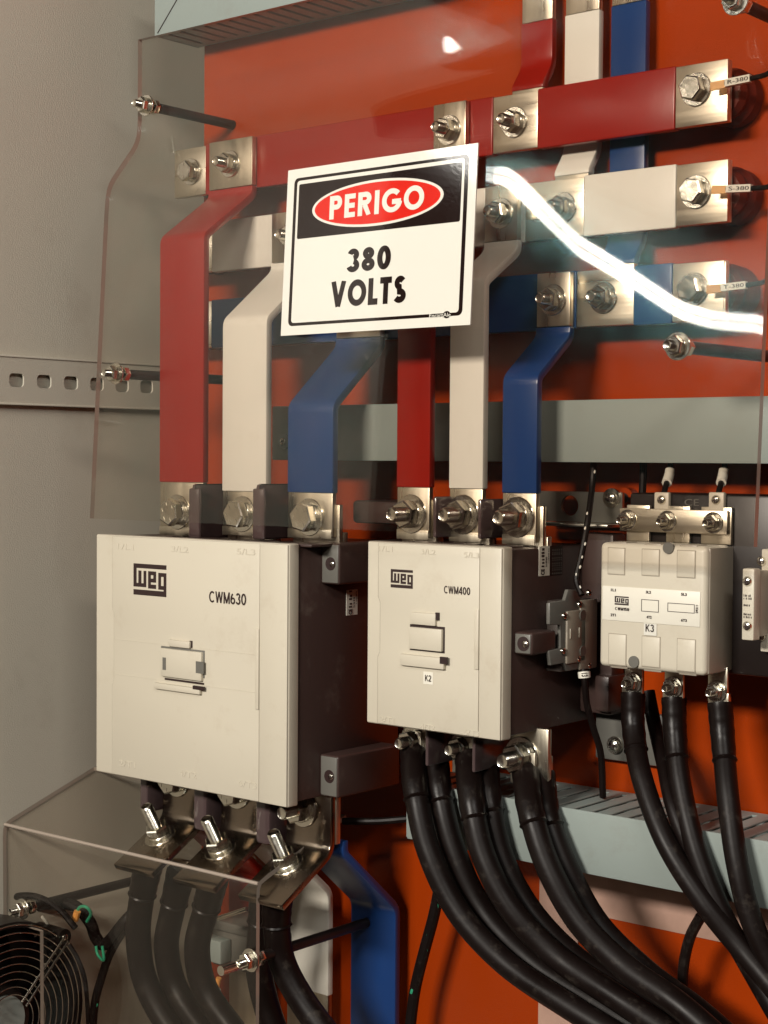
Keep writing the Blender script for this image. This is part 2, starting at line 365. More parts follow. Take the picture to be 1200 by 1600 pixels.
# ------------------------------------------------------------------ the setting
pl = Z(600, 1750, YP)
bm = nb(); box(bm, (-1.2064, YP, -.80), (.15, YP+.0025, .75), .0008)
tag(obj('mounting_panel', bm, 'orange'), 'glossy orange painted mounting panel behind all the electrical gear', None, kind='structure')
bm = nb()
prof = [(XW, .55), (XW, 1.40)]
box(bm, (XW-.003, .45, -.85), (XW, 1.40, .80))
wl = obj('cabinet_side_wall', bm, 'wall'); tag(wl, 'beige painted steel side wall of the cabinet', None, kind='structure')
bm = nb(); box(bm, (XW, 1.40, -.85), (.25, 1.403, .80)); tag(obj('cabinet_back_wall', bm, 'wall'), 'beige painted steel back wall of the cabinet', None, kind='structure')
bm = nb(); box(bm, (XW, .9, -.853), (.25, 1.403, -.85)); tag(obj('cabinet_floor', bm, 'wall'), 'beige painted steel floor of the cabinet', None, kind='structure')
# slotted rail on the side wall
zt, zb = .0985, .0505
rail = thing('mounting_rail', 'beige slotted mounting rail running along the side wall', 'rail', (XW, 1.0, zb))
xr = XW+.006
holes = []
y = 1.0004
step = .0335
ys = [1.0004-step*2+step*i for i in range(12)]
def holed_strip(y0, y1, z0, z1, hs, hw, hh, x):
    bm = nb(); zc = (z0+z1)/2; edges = [y0]
    V = lambda yy, zz: bm.verts.new((x, yy, zz))
    def quad(a, b, c, d): bm.faces.new([V(*a), V(*b), V(*c), V(*d)])
    quad((y0, z0), (y1, z0), (y1, zc-hh), (y0, zc-hh)); quad((y0, zc+hh), (y1, zc+hh), (y1, z1), (y0, z1))
    cur = y0
    for h in hs:
        quad((cur, zc-hh), (h-hw, zc-hh), (h-hw, zc+hh), (cur, zc+hh)); cur = h+hw
        for sy in (-1, 1):
            for sz in (-1, 1):
                cx, cz = h+sy*(hw-.004), zc+sz*(hh-.004); pts = [(h+sy*hw, zc+sz*hh)]
                for k in range(5):
                    a = k/4*math.pi/2; pts.append((cx+sy*.004*math.sin(a), cz+sz*.004*math.cos(a)))
                bm.faces.new([V(*p) for p in pts])
    quad((cur, zc-hh), (y1, zc-hh), (y1, zc+hh), (cur, zc+hh))
    bmesh.ops.remove_doubles(bm, verts=bm.verts, dist=1e-6)
    for f in bm.faces:
        f.normal_update()
        if f.normal.x < 0: f.normal_flip()
    r = bmesh.ops.extrude_face_region(bm, geom=bm.faces[:])
    bmesh.ops.translate(bm, verts=[e for e in r['geom'] if isinstance(e, bmesh.types.BMVert)], vec=(-.002, 0, 0))
    return bm
obj('web', holed_strip(.86, 1.399, zb+.002, zt-.002, [q for q in ys if .88 < q < 1.38], .0088, .0066, xr), 'wall', rail, smooth=False)
for z0 in (zb, zt-.002): obj('lip', bx((XW, .86, z0), (xr+.0012, 1.399, z0+.002), .0006), 'wall', rail)

# ------------------------------------------------------------------ cable ducts
def duct(label, x0, x1, z0, z1, yf, slots, open_top, mitre=False):
    d = thing('cable_duct', label, 'cable duct', (x0, YP, z0), 'grey wiring ducts')
    obj('cover', bx((x0, yf, z0), (x1, yf+.002, z1), .0007), 'duct', d)
    obj('back', bx((x0, YP-.003, z0+.002), (x1, YP-.001, z1-.002)), 'duct', d)
    zz = z1 if open_top else z0
    zo = z0 if open_top else z1
    obj('side_wall', bx((x0+.001, yf+.0022, zo+(.0005 if open_top else -.0025)), (x1-.001, YP-.0032, zo+(.0025 if open_top else -.0005))), 'duct', d)
    obj('end_cap', bx((x0-.0016, yf+.001, z0+.001), (x0-.0001, YP-.0005, z1-.001), .0004), 'duct', d)
    # slotted side: fins
    pitch = .0165; n = int((x1-x0)/pitch)
    bm = nb(); a, b = (zz-.0022, zz-.0004) if open_top else (zz+.0004, zz+.0022)
    box(bm, (0, yf+.0025, a), (pitch*.74, YP-.012, b), .0008, 2); me = bpy.data.meshes.new('fin')
    bmesh.ops.translate(bm, verts=bm.verts, vec=(0, -YP, -z0)); bm.to_mesh(me); bm.free(); me.materials.append(M['duct'])
    for i in range(n):
        o = link(me, 'fin', d); o.location = (pitch*(i+.15), 0, 0)
    obj('fin_root', bx((x0+.002, YP-.0125, a+.0001), (x1-.002, YP-.0034, b-.0001)), 'duct', d)
    if mitre:
        bm = nb(); p = at(246, 52, yf-.0004); q = at(276, 0, yf-.0004); dd = (q-p)
        tube([p, p+dd*1.8], .0005, 6, bm); obj('mitre_joint', bm, 'print', d)
    return d
yd = 1.100
duct('grey wiring duct above the busbars with slotted underside', X(242, 58, yd), X(760, 20, yd), Z(242, 58, yd), Z(242, 58, yd)+.075, yd, True, False, True)
duct('grey wiring duct running behind the coloured busbars at mid height', X(426, 680, yd), .12, Z(851, 722, yd), Z(851, 626, yd), yd, True, True)
ydl = 1.0715
duct('grey slotted wiring duct behind the thick black cables', X(636, 1275, ydl), .12, Z(1200, 1421, ydl), Z(1200, 1315, ydl), ydl, True, True)

# bare primer strips on the panel
zA = Z(1200, 1440, YP); zBt = Z(1000, 1375, YP)
tag(obj('primer_strip', bx((X(842, 1480, YP-.001), YP-.0012, -.80), (X(903, 1480, YP-.001), YP-.0004, Z(850, 1330, YP)), .0002), 'tape'), 'upright pinkish unpainted strip on the orange panel behind cables', 'strip', 'bare strips on the panel')
tag(obj('primer_strip', bx((X(890, 1400, YP-.001), YP-.0016, Z(1130, 1472, YP)), (.1, YP-.0006, Z(1130, 1395, YP)), .0002), 'tape'), 'level pinkish unpainted strip just below the slotted duct', 'strip', 'bare strips on the panel')

# ------------------------------------------------------------------ busbars
BT = .007
xl, xrgt = X(272, 260, YR), X(1137, 140, YR)
BZ = {'red': (Z(1137, 190, YR), Z(1137, 90, YR)), 'white': (Z(1137, 347, YR), Z(1137, 247, YR)), 'blue': (Z(1130, 500, YR), Z(1130, 405, YR))}
def rounded(x0, z0, x1, z1, y0, y1, b=.0007): return bx((x0, y0, z0), (x1, y1, z1), b)
# bare stretches given by photo columns along each bar: (from, to)
bare = {'red': [(272, 321), (770, 840), (1055, 1137)], 'white': [(272, 331), (820, 912), (1056, 1137)], 'blue': [(272, 330), (900, 990), (1050, 1131)]}
vmid = {'red': lambda u: 250-(u-340)*.152, 'white': lambda u: 380-(u-380)*.115, 'blue': lambda u: 505-(u-380)*.066}
names = {'red': 'upper red sleeved horizontal busbar with bare bolted ends', 'white': 'middle white sleeved horizontal busbar with bare bolted ends', 'blue': 'lower blue sleeved horizontal busbar half behind the danger sign'}
busbar = {}
for c in ('red', 'white', 'blue'):
    z0, z1 = BZ[c]
    t = thing('horizontal_busbar', names[c], 'busbar', (xl, YR, z0), 'horizontal busbars'); busbar[c] = t
    xs = [(X(a, vmid[c](a), YR), X(b, vmid[c](b), YR)) for a, b in bare[c]]
    obj('bar', bx((xl, YR+.0012, z0+.0012), (xrgt-.0001, YR+BT, z1-.0012), .0006), 'tin_h', t)
    for a, b in xs: obj('tinned_face', bx((a+.0002, YR+.0003, z0+.0006), (b-.0002, YR+BT+.0006, z1-.0006), .0006), 'tin_h', t)
    cuts = [xl]+[q for ab in xs for q in ab][1:-1]
    for a, b in zip(cuts[1::2], cuts[2::2]): pass
    for i in range(len(xs)-1):
        obj('sleeve', bx((xs[i][1], YR-.0003, z0-.0004), (xs[i+1][0], YR+BT+.0012, z1+.0004), .0012, 3), c, t)
    # bolt at the far right end and at the far left end
    zc = (z0+z1)/2
    ur = {'red': (1088, 140), 'white': (1088, 300), 'blue': (1084, 452)}[c]
    p = at(ur[0], ur[1], YR); bolt(t, (p.x, YR, zc+(p.z-zc)), size='M', head=True, spin=.5)
    ul = {'red': (299, 258), 'white': (290, 400), 'blue': (290, 508)}[c]
    p = at(ul[0], ul[1], YR); bolt(t, (p.x, YR, zc), size='M', head=True)

# insulators that carry the bars
for c in ('red', 'white', 'blue'):
    z0, z1 = BZ[c]; zc = (z0+z1)/2
    for k, (u, v) in enumerate((({'red': (1100, 140), 'white': (1100, 300), 'blue': (1096, 452)}[c]), (300, 258))):
        xx = X(u, v, YR)+(.008 if k == 0 else 0)
        me = lathe_mesh([(0, 0), (.021, 0), (.022, .002), (.019, .010), (.0225, .014), (.019, .019), (.020, .0245), (.017, .0296), (0, .0296)], 28, 'insulator_body'); me.materials.append(M['insul'])
        o = bpy.data.objects.new('busbar_insulator', me); C.objects.link(o); o.location = (xx, YP-.0002, zc); o.rotation_euler = (R(90), 0, 0)
        tag(o, 'dark red ribbed insulator behind the %s end of the %s busbar' % ('right' if k == 0 else 'left', c), 'insulator', 'busbar insulators')

# droppers: flat bars that run down from the horizontal bars, step forward and end at a contactor
def strip_profile(pts, th):
    """side outline (y, z) of a bent flat bar whose FRONT face follows pts"""
    n = len(pts); off = []
    for i in range(n):
        d0 = (Vector(pts[i])-Vector(pts[max(i-1, 0)])); d1 = (Vector(pts[min(i+1, n-1)])-Vector(pts[i]))
        if d0.length < 1e-9: d0 = d1
        if d1.length < 1e-9: d1 = d0
        d0.normalize(); d1.normalize(); n0 = Vector((-d0.y, d0.x)); n1 = Vector((-d1.y, d1.x))
        b = (n0+n1); b.normalize(); off.append(Vector(pts[i])-b*(th/max(.4, b.dot(n0))))
    return [tuple(p) for p in pts]+[tuple(p) for p in off[::-1]]
def round_corners(pts, r=.012, n=4):
    out = [Vector(pts[0])]
    for i in range(1, len(pts)-1):
        p, a, b = Vector(pts[i]), Vector(pts[i-1]), Vector(pts[i+1])
        ra = min(r, (a-p).length*.45); rb = min(r, (b-p).length*.45)
        s = p+(a-p).normalized()*ra; e = p+(b-p).normalized()*rb
        for k in range(n+1):
            q = k/n; out.append(s*(1-q)**2+p*2*q*(1-q)+e*q*q)
    out.append(Vector(pts[-1])); return [tuple(p) for p in out]
def strip(pts, x0, x1, th, bev=.0009, rr=.0065):
    return prism(strip_profile(round_corners(pts, rr), th), 'x', x0, x1, None, bev)
# label, colour, x pixel pair + row (front plane), front depth, joggle rows, bare rows at bottom, bolt
def dropper(label, c, u0, u1, v, yT, zkink, zend, zbare, boltpx, size, head, width=None, th=.006):
    x0, x1 = X(u0, v, yT), X(u1, v, yT)
    z0, z1 = BZ[c]; yTop = YR-.0075
    zd = z0-.002                                     # the step begins just under the horizontal bar
    t = thing('busbar_dropper', label, 'busbar', (x0, yT, zend), 'bent busbars feeding the contactors')
    obj('tinned_top', bx((x0, yTop, z0+.0015), (x1, yTop+th, z1-.0008), .0006), 'tin', t)
    obj('sleeve', strip([(yT, zbare), (yT, zkink), (yTop-.0006, zd-.004), (yTop-.0006, z0+.001)], x0-.0006, x1+.0006, th+.0012), c, t)
    obj('tinned_end', bx((x0, yT+.0006, zend), (x1, yT+th, zbare), .0006), 'tin', t)
    obj('terminal_pad', bx((x0+.0005, yT+th+.0003, zend-.006), (x1+.003, yT+th+.005, zbare-.010), .0006), 'tin', t)
    obj('pad_lip', bx((x0+.0004, yT-.0006, zend-.002), (x1-.0004, yT+.0004, zend+.006), .0003), 'tin', t)
    p = at(boltpx[0], boltpx[1], yT)
    bolt(t, (p.x, yT+.0006, p.z), size=size, head=head, spin=random.random())
    bolt(t, ((x0+x1)/2, yTop, (z0+z1)/2), size='M', spin=random.random())
    return t
zT6 = -.0705
dropper('thick red busbar stepping down to the biggest contactor', 'red', 250, 317, 560, YT6, Z(250, 372, YT6), Z(255, 832, YT6), Z(255, 753, YT6), (278, 800), 'L', True)
dropper('thick white busbar stepping down to the biggest contactor', 'white', 348, 415, 640, YT6, Z(350, 500, YT6), Z(350, 832, YT6), Z(350, 767, YT6), (379, 803), 'L', True)
dropper('thick blue busbar stepping down to the biggest contactor', 'blue', 450, 519, 700, YT6, Z(450, 632, YT6), Z(450, 836, YT6), Z(450, 769, YT6), (484, 808), 'L', True)
dropper('narrower red busbar dropping from behind the sign to the middle contactor', 'red', 621, 671, 640, YT4, Z(621, 372, YT4), Z(621, 838, YT4), Z(621, 761, YT4), (643, 803), 'L', False)
dropper('narrower white busbar beside the sign feeding the middle contactor', 'white', 703, 754, 640, YT4, Z(703, 440, YT4), Z(703, 842, YT4), Z(703, 763, YT4), (724, 804), 'L', False)
dropper('narrower blue busbar right of the sign feeding the middle contactor', 'blue', 786, 838, 640, YT4, Z(787, 588, YT4), Z(787, 846, YT4), Z(787, 770, YT4), (809, 808), 'L', False)

# feeders that come down from above behind the horizontal bars
def feeder(label, c, u0, u1, v, boltpx):
    yb_ = YP-.018; x0, x1 = X(u0, v, yb_), X(u1, v, yb_)
    z0, z1 = BZ[c]; th = .006; yf_ = YR+BT+.0018
    t = thing('busbar_feeder', label, 'busbar', (x0, yb_, z0), 'busbars coming down from above')
    zj = z1+.004
    obj('sleeve', strip([(yf_, zj), (yf_, zj+.004), (yb_, zj+.022), (yb_, .365), ], x0-.0005, x1+.0005, th+.001), c, t)
    obj('tinned_end', bx((x0, yf_+.0004, z0+.003), (x1, yf_+th, zj+.0002), .0006), 'tin', t)
    obj('tinned_top', bx((x0, yb_+.0005, .3652), (x1, yb_+th, .50), .0006), 'tin', t)
    p = at(boltpx[0], boltpx[1], YR); bolt(t, (p.x, YR+.0002, (z0+z1)/2), size='M', spin=.2)
    return t
feeder('red feeder busbar coming down behind the red busbar', 'red', 815, 862, 60, (804, 184))
feeder('white feeder busbar coming down behind the red busbar', 'white', 883, 935, 60, (880, 316))
feeder('blue feeder busbar coming down behind the red and white busbars', 'blue', 955, 1008, 60, (943, 460))

# voltage sensing wires with printed sleeves
def sense(c, txt, u, v, u2, v2):
    p = at(u, v, YR-.009)
    t = thing('sensing_wire', 'thin black wire with white %s marker on the %s busbar end' % (txt, c), 'wire', p, 'sensing wires on busbar ends')
    q = at(u2, v2, YR-.012); d = (q-p).normalized(); n = Vector((0, -1, 0)); s = d.cross(n)
    L = (at(1130, v, YR-.009)-at(1110, v, YR-.009)).length
    def slab(a, b, h, m, nm, thk=.002):
        bm = nb(); mt = Matrix.Translation(p) @ Matrix((d.to_4d()[:3]+(0,), (0, 0, 0, 0), (0, 0, 0, 0), (0, 0, 0, 1))) if False else None
        a0, b0 = p+d*a, p+d*b
        vs = []
        for pt in (a0, b0):
            for sx in (-1, 1):
                for nn in (0, 1): vs.append(bm.verts.new(pt+s*(sx*h)+n*(nn*thk)))
        for f in ((0, 1, 3, 2), (4, 6, 7, 5), (0, 2, 6, 4), (1, 5, 7, 3), (0, 4, 5, 1), (2, 3, 7, 6)): bm.faces.new([vs[i] for i in f])
        return obj(nm, bm, m, t, smooth=False)
    slab(0, L*1.2, .0030, 'copper', 'ring_terminal', .0022)
    slab(L*1.25, L*3.2, .0027, 'label', 'marker_sleeve', .0042)
    h = .0026
    lettering(t, txt, p+d*(L*1.5)+s*(h*.55 if s.z < 0 else -h*.55)+n*.0043, d, -s if s.z < 0 else s, L*1.6, h*1.1, 'print', .0, 'marker_text')
    pts = [p+d*(L*1.2)+n*.002, p+d*(L*4)+n*.002, p+d*(L*8)+n*.004+Vector((0, 0, .002)), p+d*(L*30)+Vector((0, .02, .005))]
    obj('wire', tube(smooth_path(pts, 6), .0019, 10), 'cable', t)
sense('red', 'R-380', 1112, 136, 1190, 120); sense('white', 'S-380', 1114, 297, 1190, 294); sense('blue', 'T-380', 1106, 453, 1190, 443)

# ------------------------------------------------------------------ contactors
def front_plate(t, x0, x1, z0, z1, y, steps):
    """cream front: two long side rails and a slightly raised centre with stepped edges"""
    wl_, wr_ = steps
    obj('front_base', bx((x0, y+.0012, z0), (x1, y+.014, z1), .0016, 3), 'cream', t)
    a, b = x0+wl_, x1-wr_; zm = (z0+z1)/2; hh = (z1-z0); s = .0022
    poly = [(a, z0+.001), (b, z0+.001), (b, z0+hh*.24), (b, zm+hh*.10), (b, z1-.001), (a, z1-.001), (a, z0+hh*.70), (a+s, z0+hh*.67), (a+s, z0+hh*.40), (a, z0+hh*.37)]
    g_ = .0008; gp = [(q+(-g_ if q < (a+b)/2 else g_), r_) for q, r_ in poly]
    obj('cover_groove', prism(gp, 'y', y+.0009, y+.0019), 'cream2', t, smooth=False)
    obj('front_cover', prism(poly, 'y', y, y+.002, None, .0006), 'cream', t)
    obj('right_rail', bx((b+.0006, y-.0002, z0+.0008), (x1-.0006, y+.002, z1-.0008), .0006), 'cream', t)
    obj('rail_ridge', bx((b-.0032, y-.0013, z0+hh*.36), (b+.0004, y+.001, z0+hh*.67), .0005), 'cream', t)
# --- CWM630
x0, x1, z0, z1 = -1.1825, -.9380, -.2912, -.0705
c6 = thing('contactor', 'largest cream contactor marked CWM630 beside the cabinet wall', 'contactor', (-1.06, YP, z0), 'contactors')
front_plate(c6, x0, x1, z0, z1, Y6, (.024, .033))
obj('body', bx((x0+.002, Y6+.0142, z0+.003), (x1-.001, 1.148, z1-.002), .002), 'dark', c6)
def fx(u, v): return at(u, v, Y6)
p = fx(209, 880); q = fx(260, 933); logo(c6, p.x, p.z, q.x-p.x, p.z-q.z, Y6)
p = fx(327, 942); q = fx(385, 926); bold(c6, 'CWM630', (p.x, Y6, fx(327, 941).z), (1, 0, 0), (0, 0, 1), fx(385, 942).x-p.x, .0100, 'print', .155, .10)
# embossed phase markings on the cover
for u, v, s in ((184, 858, '1/L1'), (268, 862, '3/L2'), (370, 866, '5/L3'), (186, 1196, '2/T1'), (280, 1212, '4/T2'), (372, 1228, '6/T3')):
    p = fx(u, v); lettering(c6, s, p, (1, 0, 0), (0, 0, 1), .022, .0052, 'cream', .0, 'embossed_mark', depth=.0004)
# mechanical indicator in the middle
def ind(t, nm, u0, v0, u1, v1, y, m='cream', pro=.0022, bev=.0006):
    a, b = at(u0, v0, y), at(u1, v1, y); return obj(nm, bx((a.x, y-pro, b.z), (b.x, y+.001, a.z), bev), m, t)
ind(c6, 'indicator_well', 252, 1009, 320, 1060, Y6, 'grey', .0003, .0001)
o = ind(c6, 'indicator_slide', 255, 1012, 318, 1064, Y6, 'cream', .0032)
ind(c6, 'slide_notch', 254, 1027, 259, 1047, Y6-.0034, 'grey', .0001, 0); ind(c6, 'slide_notch', 306, 1033, 318, 1053, Y6-.0034, 'grey', .0001, 0)
ind(c6, 'indicator_top_tab', 266, 999, 299, 1013, Y6, 'cream', .0028)
ind(c6, 'tab_slot', 297, 1001, 301, 1013, Y6, 'print', .0006, 0)
ind(c6, 'tab_slot', 258, 1062, 319, 1067, Y6, 'print', .0005, 0)
ind(c6, 'indicator_bottom_tab', 245, 1066, 316, 1085, Y6, 'cream', .0036); ind(c6, 'tab_slot', 302, 1071, 319, 1079, Y6-.003, 'print', .0008, 0)
for v_ in (1001, 1056):
    zz_ = at(200, v_, Y6).z; obj('moulding_line', bx((-1.1825+.028, Y6-.00025, zz_), (-.938-.037, Y6+.0005, zz_+.0005)), 'cream', c6, smooth=False)
# right flank: screw pockets and rating label
XS = x1-.001
def flank(t, xs, u0, v0, u1, v1, pro, nm, m, bev=.0015, yend=None):
    a, b = atx(u0, v0, xs), atx(u1, v1, xs); ye = b.y if yend is None else yend
    return obj(nm, bx((xs-.002, a.y, min(a.z, b.z)), (xs+pro, ye, max(a.z, b.z)), bev), m, t)
def shoulder(t, xs, u0, v0, u1, v1, yback, m='dark'):
    """block standing out from the flank, with a screw hole in its forward face"""
    yf_ = atx(u0, (v0+v1)/2, xs).y; xo = X(u1, (v0+v1)/2, yf_); za_, zb2 = Z(u0, v0, yf_), Z(u0, v1, yf_)
    b_ = obj('screw_shoulder', bx((xs-.001, yf_, zb2), (xo, yback, za_), .0022, 3), m, t)
    obj('lit_shoulder_face', bx((xs+.0012, yf_-.0006, zb2+.0012), (xo-.0012, yf_+.002, za_-.0012), .0008), 'grey', b_); yf_ -= .0006  # paler grey plate paints the light on the dark block's front
    xc, zc = (xs+xo)/2+.001, (za_+zb2)/2
    obj('screw_hole', cyl((xc, yf_+.002, zc), (xc, yf_-.0003, zc), .0056, 20), 'print', b_); screw(t, (xc+.002, yf_-.0004, zc), (0, -1, 0), .0028)
shoulder(c6, XS, 502, 848, 530, 912, 1.147)
shoulder(c6, XS, 500, 1178, 528, 1243, 1.125)
def fine_print(parent, corner, uvec, vvec, wid, hei, m='print', n=14, name='fine_print'):
    """print too small to read in the photograph: a broken row of tiny marks"""
    U, V, c = Vector(uvec), Vector(vvec), Vector(corner); N_ = U.cross(V).normalized(); bm = nb(); x = 0; st = wid/n; rr_ = random.Random(int(abs(c.z)*1e6))
    while x < wid-st*.4:
        w_ = st*rr_.uniform(.35, .8); a_, b_ = c+U*x, c+U*min(wid, x+w_)
        h_ = V*(hei*rr_.uniform(.7, 1)); bm.faces.new([bm.verts.new(q+N_*.00015) for q in (a_, b_, b_+h_, a_+h_)]); x += st*rr_.choice((1, 1, 1, 1.7))
    return obj(name, bm, m, parent, smooth=False)
def side_label(t, xs, u0, v0, u1, v1, extra=True):
    a, b = atx(u0, v0, xs), atx(u1, v1, xs); y0, y1, zt_, zb_ = a.y, b.y, a.z, b.z; h = zt_-zb_; ww = y1-y0
    o = obj('rating_label', bx((xs-.0005, y0, zb_), (xs+.0004, y1, zt_), 0), 'label', t, smooth=False)
    for s, f0, f1, off, hh in (('CE', .03, .24, .50, .32), (6, .30, .97, .52, .28), (9, .30, .70, .26, .16), (14, .42, .92, .08, .10)):
        if s != 'CE': fine_print(o, (xs+.0005, y0+ww*(1-off), zb_+h*f0), (0, 0, 1), (0, -1, 0), h*(f1-f0), ww*hh, 'print', s, 'label_print'); continue
        lettering(o, s, (xs+.0005, y0+ww*(1-off), zb_+h*f0), (0, 0, 1), (0, -1, 0), h*(f1-f0), ww*hh, 'print', .03, 'label_text')
    return o
side_label(c6, XS, 541, 922, 558, 960)
# phase barriers and terminal shelf on top
for u in (300, 400):
    a = at(u, 756, 1.034); b = at(u+44, 838, 1.034)
    obj('phase_barrier', bx((a.x, 1.034, b.z-.004), (a.x+.004, 1.10, a.z), .0035), 'barrier', c6)
    obj('barrier_edge', bx((a.x-.004, 1.0335, b.z-.004), (a.x+.010, 1.0375, a.z-.004), .0016), 'barrier', c6)
for (u0, u1) in ((252, 318), (350, 418), (450, 522)):
    obj('terminal', bx((X(u0, 838, YT6), YT6+.012, z1-.02), (X(u1, 838, YT6), YT6+.018, z1+.008), .0006), 'tin', c6)
for i in range(4):
    xx = x0+.03+i*.062; obj('top_rib', bx((xx, Y6+.016, z1-.003), (xx+.04, Y6+.045, z1-.0005), .0008), 'dark', c6)
obj('rear_block', bx((x1-.004, 1.085, -.055), (x1+.075, 1.15, z1+.035), .003), 'dark', c6)

# --- CWM400
x0, x1, z0, z1 = -.8670, -.7318, -.2137, -.0658
c4 = thing('contactor', 'middle-sized cream contactor marked CWM400 with K2 tag', 'contactor', (-.8, YP, z0), 'contactors')
front_plate(c4, x0, x1, z0, z1, Y4, (.0125, .0215))
obj('body', bx((x0+.002, Y4+.0142, z0+.002), (x1-.001, 1.146, z1-.002), .002), 'dark', c4)
def gx(u, v): return at(u, v, Y4)
p = gx(611, 889); q = gx(645, 920); logo(c4, p.x, p.z, q.x-p.x, p.z-q.z, Y4)
p = gx(694, 927); bold(c4, 'CWM400', (p.x, Y4, p.z), (1, 0, 0), (0, 0, 1), gx(735, 927).x-p.x, .0060, 'print', .155, .12)
for u, v, s in ((592, 861, '1/L1'), (658, 866, '3/L2'), (725, 871, '5/L3'), (594, 1127, '2/T1'), (657, 1139, '4/T2'), (725, 1148, '6/T3')):
    p = gx(u, v); lettering(c4, s, p, (1, 0, 0), (0, 0, 1), .0145, .0042, 'cream', .0, 'embossed_mark', depth=.0004)
ind(c4, 'indicator_slide', 643, 979, 693, 1018, Y4, 'cream', .0032); ind(c4, 'indicator_well', 641, 975, 695, 1021, Y4, 'print', .0003, 0)
ind(c4, 'indicator_top_tab', 645, 956, 683, 978, Y4, 'cream', .0028); ind(c4, 'tab_slot', 681, 957, 686, 969, Y4-.001, 'print', .0008, 0)
ind(c4, 'indicator_bottom_tab', 629, 1021, 697, 1046, Y4, 'cream', .0036); ind(c4, 'tab_slot', 688, 1026, 699, 1038, Y4-.0032, 'print', .0008, 0)
k2 = ind(c4, 'marker_tag', 662, 1049, 677, 1070, Y4, 'label', .0004, 0)
p = gx(665, 1064); bold(k2, 'K2', (p.x, Y4-.0005, p.z), (1, 0, 0), (0, 0, 1), gx(674.5, 1064).x-p.x, .0050, 'print', .15, .14, 'tag_text')
XS4 = x1-.001
side_label(c4, XS4, 842, 854, 858, 899)
a = atx(859, 853, XS4); b = atx(878, 898, XS4)
o = obj('dark_label', bx((XS4-.0005, a.y, b.z), (XS4+.0003, b.y, a.z)), 'black', c4, smooth=False)
for i in range(5):
    fine_print(o, (XS4+.0004, a.y+(b.y-a.y)*(.25+.17*i), b.z+.001), (0, 0, 1), (0, -1, 0), (a.z-b.z)*.85, (b.y-a.y)*.10, 'grey', 12, 'label_print')
shoulder(c4, XS4, 803, 987, 831, 1022, 1.068)
obj('base_block', bx((XS4-.001, 1.128, z0+.010), (XS4+.030, 1.148, z1+.008), .003), 'dark', c4)
foot = obj('mounting_foot', bx((XS4+.002, 1.148, z0-.030), (XS4+.078, 1.154, z0+.012), .002), 'grey', c4)
for (u, v) in ((945, 1094), (957, 1165)):
    p = at(u, v, 1.143); obj('foot_washer', cyl((p.x, 1.1478, p.z), (p.x, 1.1455, p.z), .0072), 'zinc', c4); screw(c4, (p.x, 1.1455, p.z), (0, -1, 0), .005)
a = at(922, 1062, 1.12); b = at(970, 1175, 1.12)
obj('corner_post', bx((a.x+.004, 1.12, b.z+.03), (b.x-.012, 1.148, a.z+.004), .002), 'dark', c4)
# barriers: upper and lower
for (u0, v0, u1, v1) in ((676, 776, 704, 840), (746, 780, 786, 842), (664, 1150, 0, 1197), (737, 1158, 0, 1207)):
    a = at(u0, v0, 1.046); zb_ = Z(u0, v1, 1.046)
    obj('phase_barrier', bx((a.x, 1.046, zb_), (a.x+.0035, 1.112, a.z+(.012 if v0 > 1000 else 0)), .0016), 'barrier', c4)
for (u0, u1) in ((622, 672), (703, 756), (787, 842)):
    obj('terminal', bx((X(u0, 838, YT4), YT4+.012, z1-.02), (X(u1, 838, YT4), YT4+.018, z1+.006), .0006), 'tin', c4)
for i in range(3):
    xx = x0+.02+i*.04; obj('top_rib', bx((xx, Y4+.016, z1-.003), (xx+.024, Y4+.045, z1-.0005), .0008), 'dark', c4)
# lower terminals with lugs and studs
low4 = [(636, 1158), (714, 1168), (806, 1183)]
for i, (u, v) in enumerate(low4):
    p = at(u+14, v, YT4); wd = .036 if i == 2 else .030
    obj('lower_terminal', bx((p.x-.014, YT4, p.z-.022), (p.x+wd-.014, YT4+.005, z0+.004), .0006), 'tin', c4)
    bolt(c4, (at(u+10, v, YT4).x, YT4, p.z), size='L' if i == 2 else 'M')

# --- auxiliary contact block on the right flank of the middle contactor
XA = XS4+.018
def pa(u, v): d = atx(u, v, XA); return (d.y, d.z)
aux = thing('auxiliary_contact', 'grey stepped auxiliary contact block on the side of the CWM400 contactor', 'contact block', (XA, 1.1, pa(900, 1040)[1]))
outline = [(859, 942), (883, 938), (888, 921), (906, 922), (908, 936), (933, 938), (933, 1043), (911, 1045), (886, 1049), (881, 1036), (861, 1040), (858, 1017), (876, 1013), (876, 977), (859, 976)]
obj('body', prism([pa(u, v) for u, v in outline], 'x', XA-.0035, XA, None, .0009), 'grey', aux)
a, b = pa(884, 940), pa(930, 1043); obj('rear_body', bx((XA-.018, a[0], b[1]), (XA-.0036, b[0], a[1]), .001), 'dgrey', aux)
for (u0, v0, u1, v1) in ((884, 955, 912, 1033), (905, 938, 930, 1043)):
    a, b = pa(u0, v0), pa(u1, v1); obj('raised_cover', bx((XA-.001, a[0], b[1]), (XA+.0018, b[0], a[1]), .0012), 'cream2', aux)
for (u, v) in ((904, 944), (880, 962), (878, 1017), (902, 1030), (919, 926), (919, 1040)):
    p = pa(u, v); screw(aux, (XA+.001, p[0], p[1]), (1, 0, 0), .0028, 'terminal_screw')
for (u, v) in ((907, 961), (907, 1017)):
    p = pa(u, v); obj('moulded_ring', cyl((XA+.001, p[0], p[1]), (XA+.0026, p[0], p[1]), .0042, 20), 'grey', aux)
for (u, v) in ((887, 990), (901, 988)):
    p = pa(u, v); obj('moulded_bar', bx((XA, p[0], p[1]-.004), (XA+.0028, p[0]+.002, p[1]+.004), .0004), 'cream2', aux)

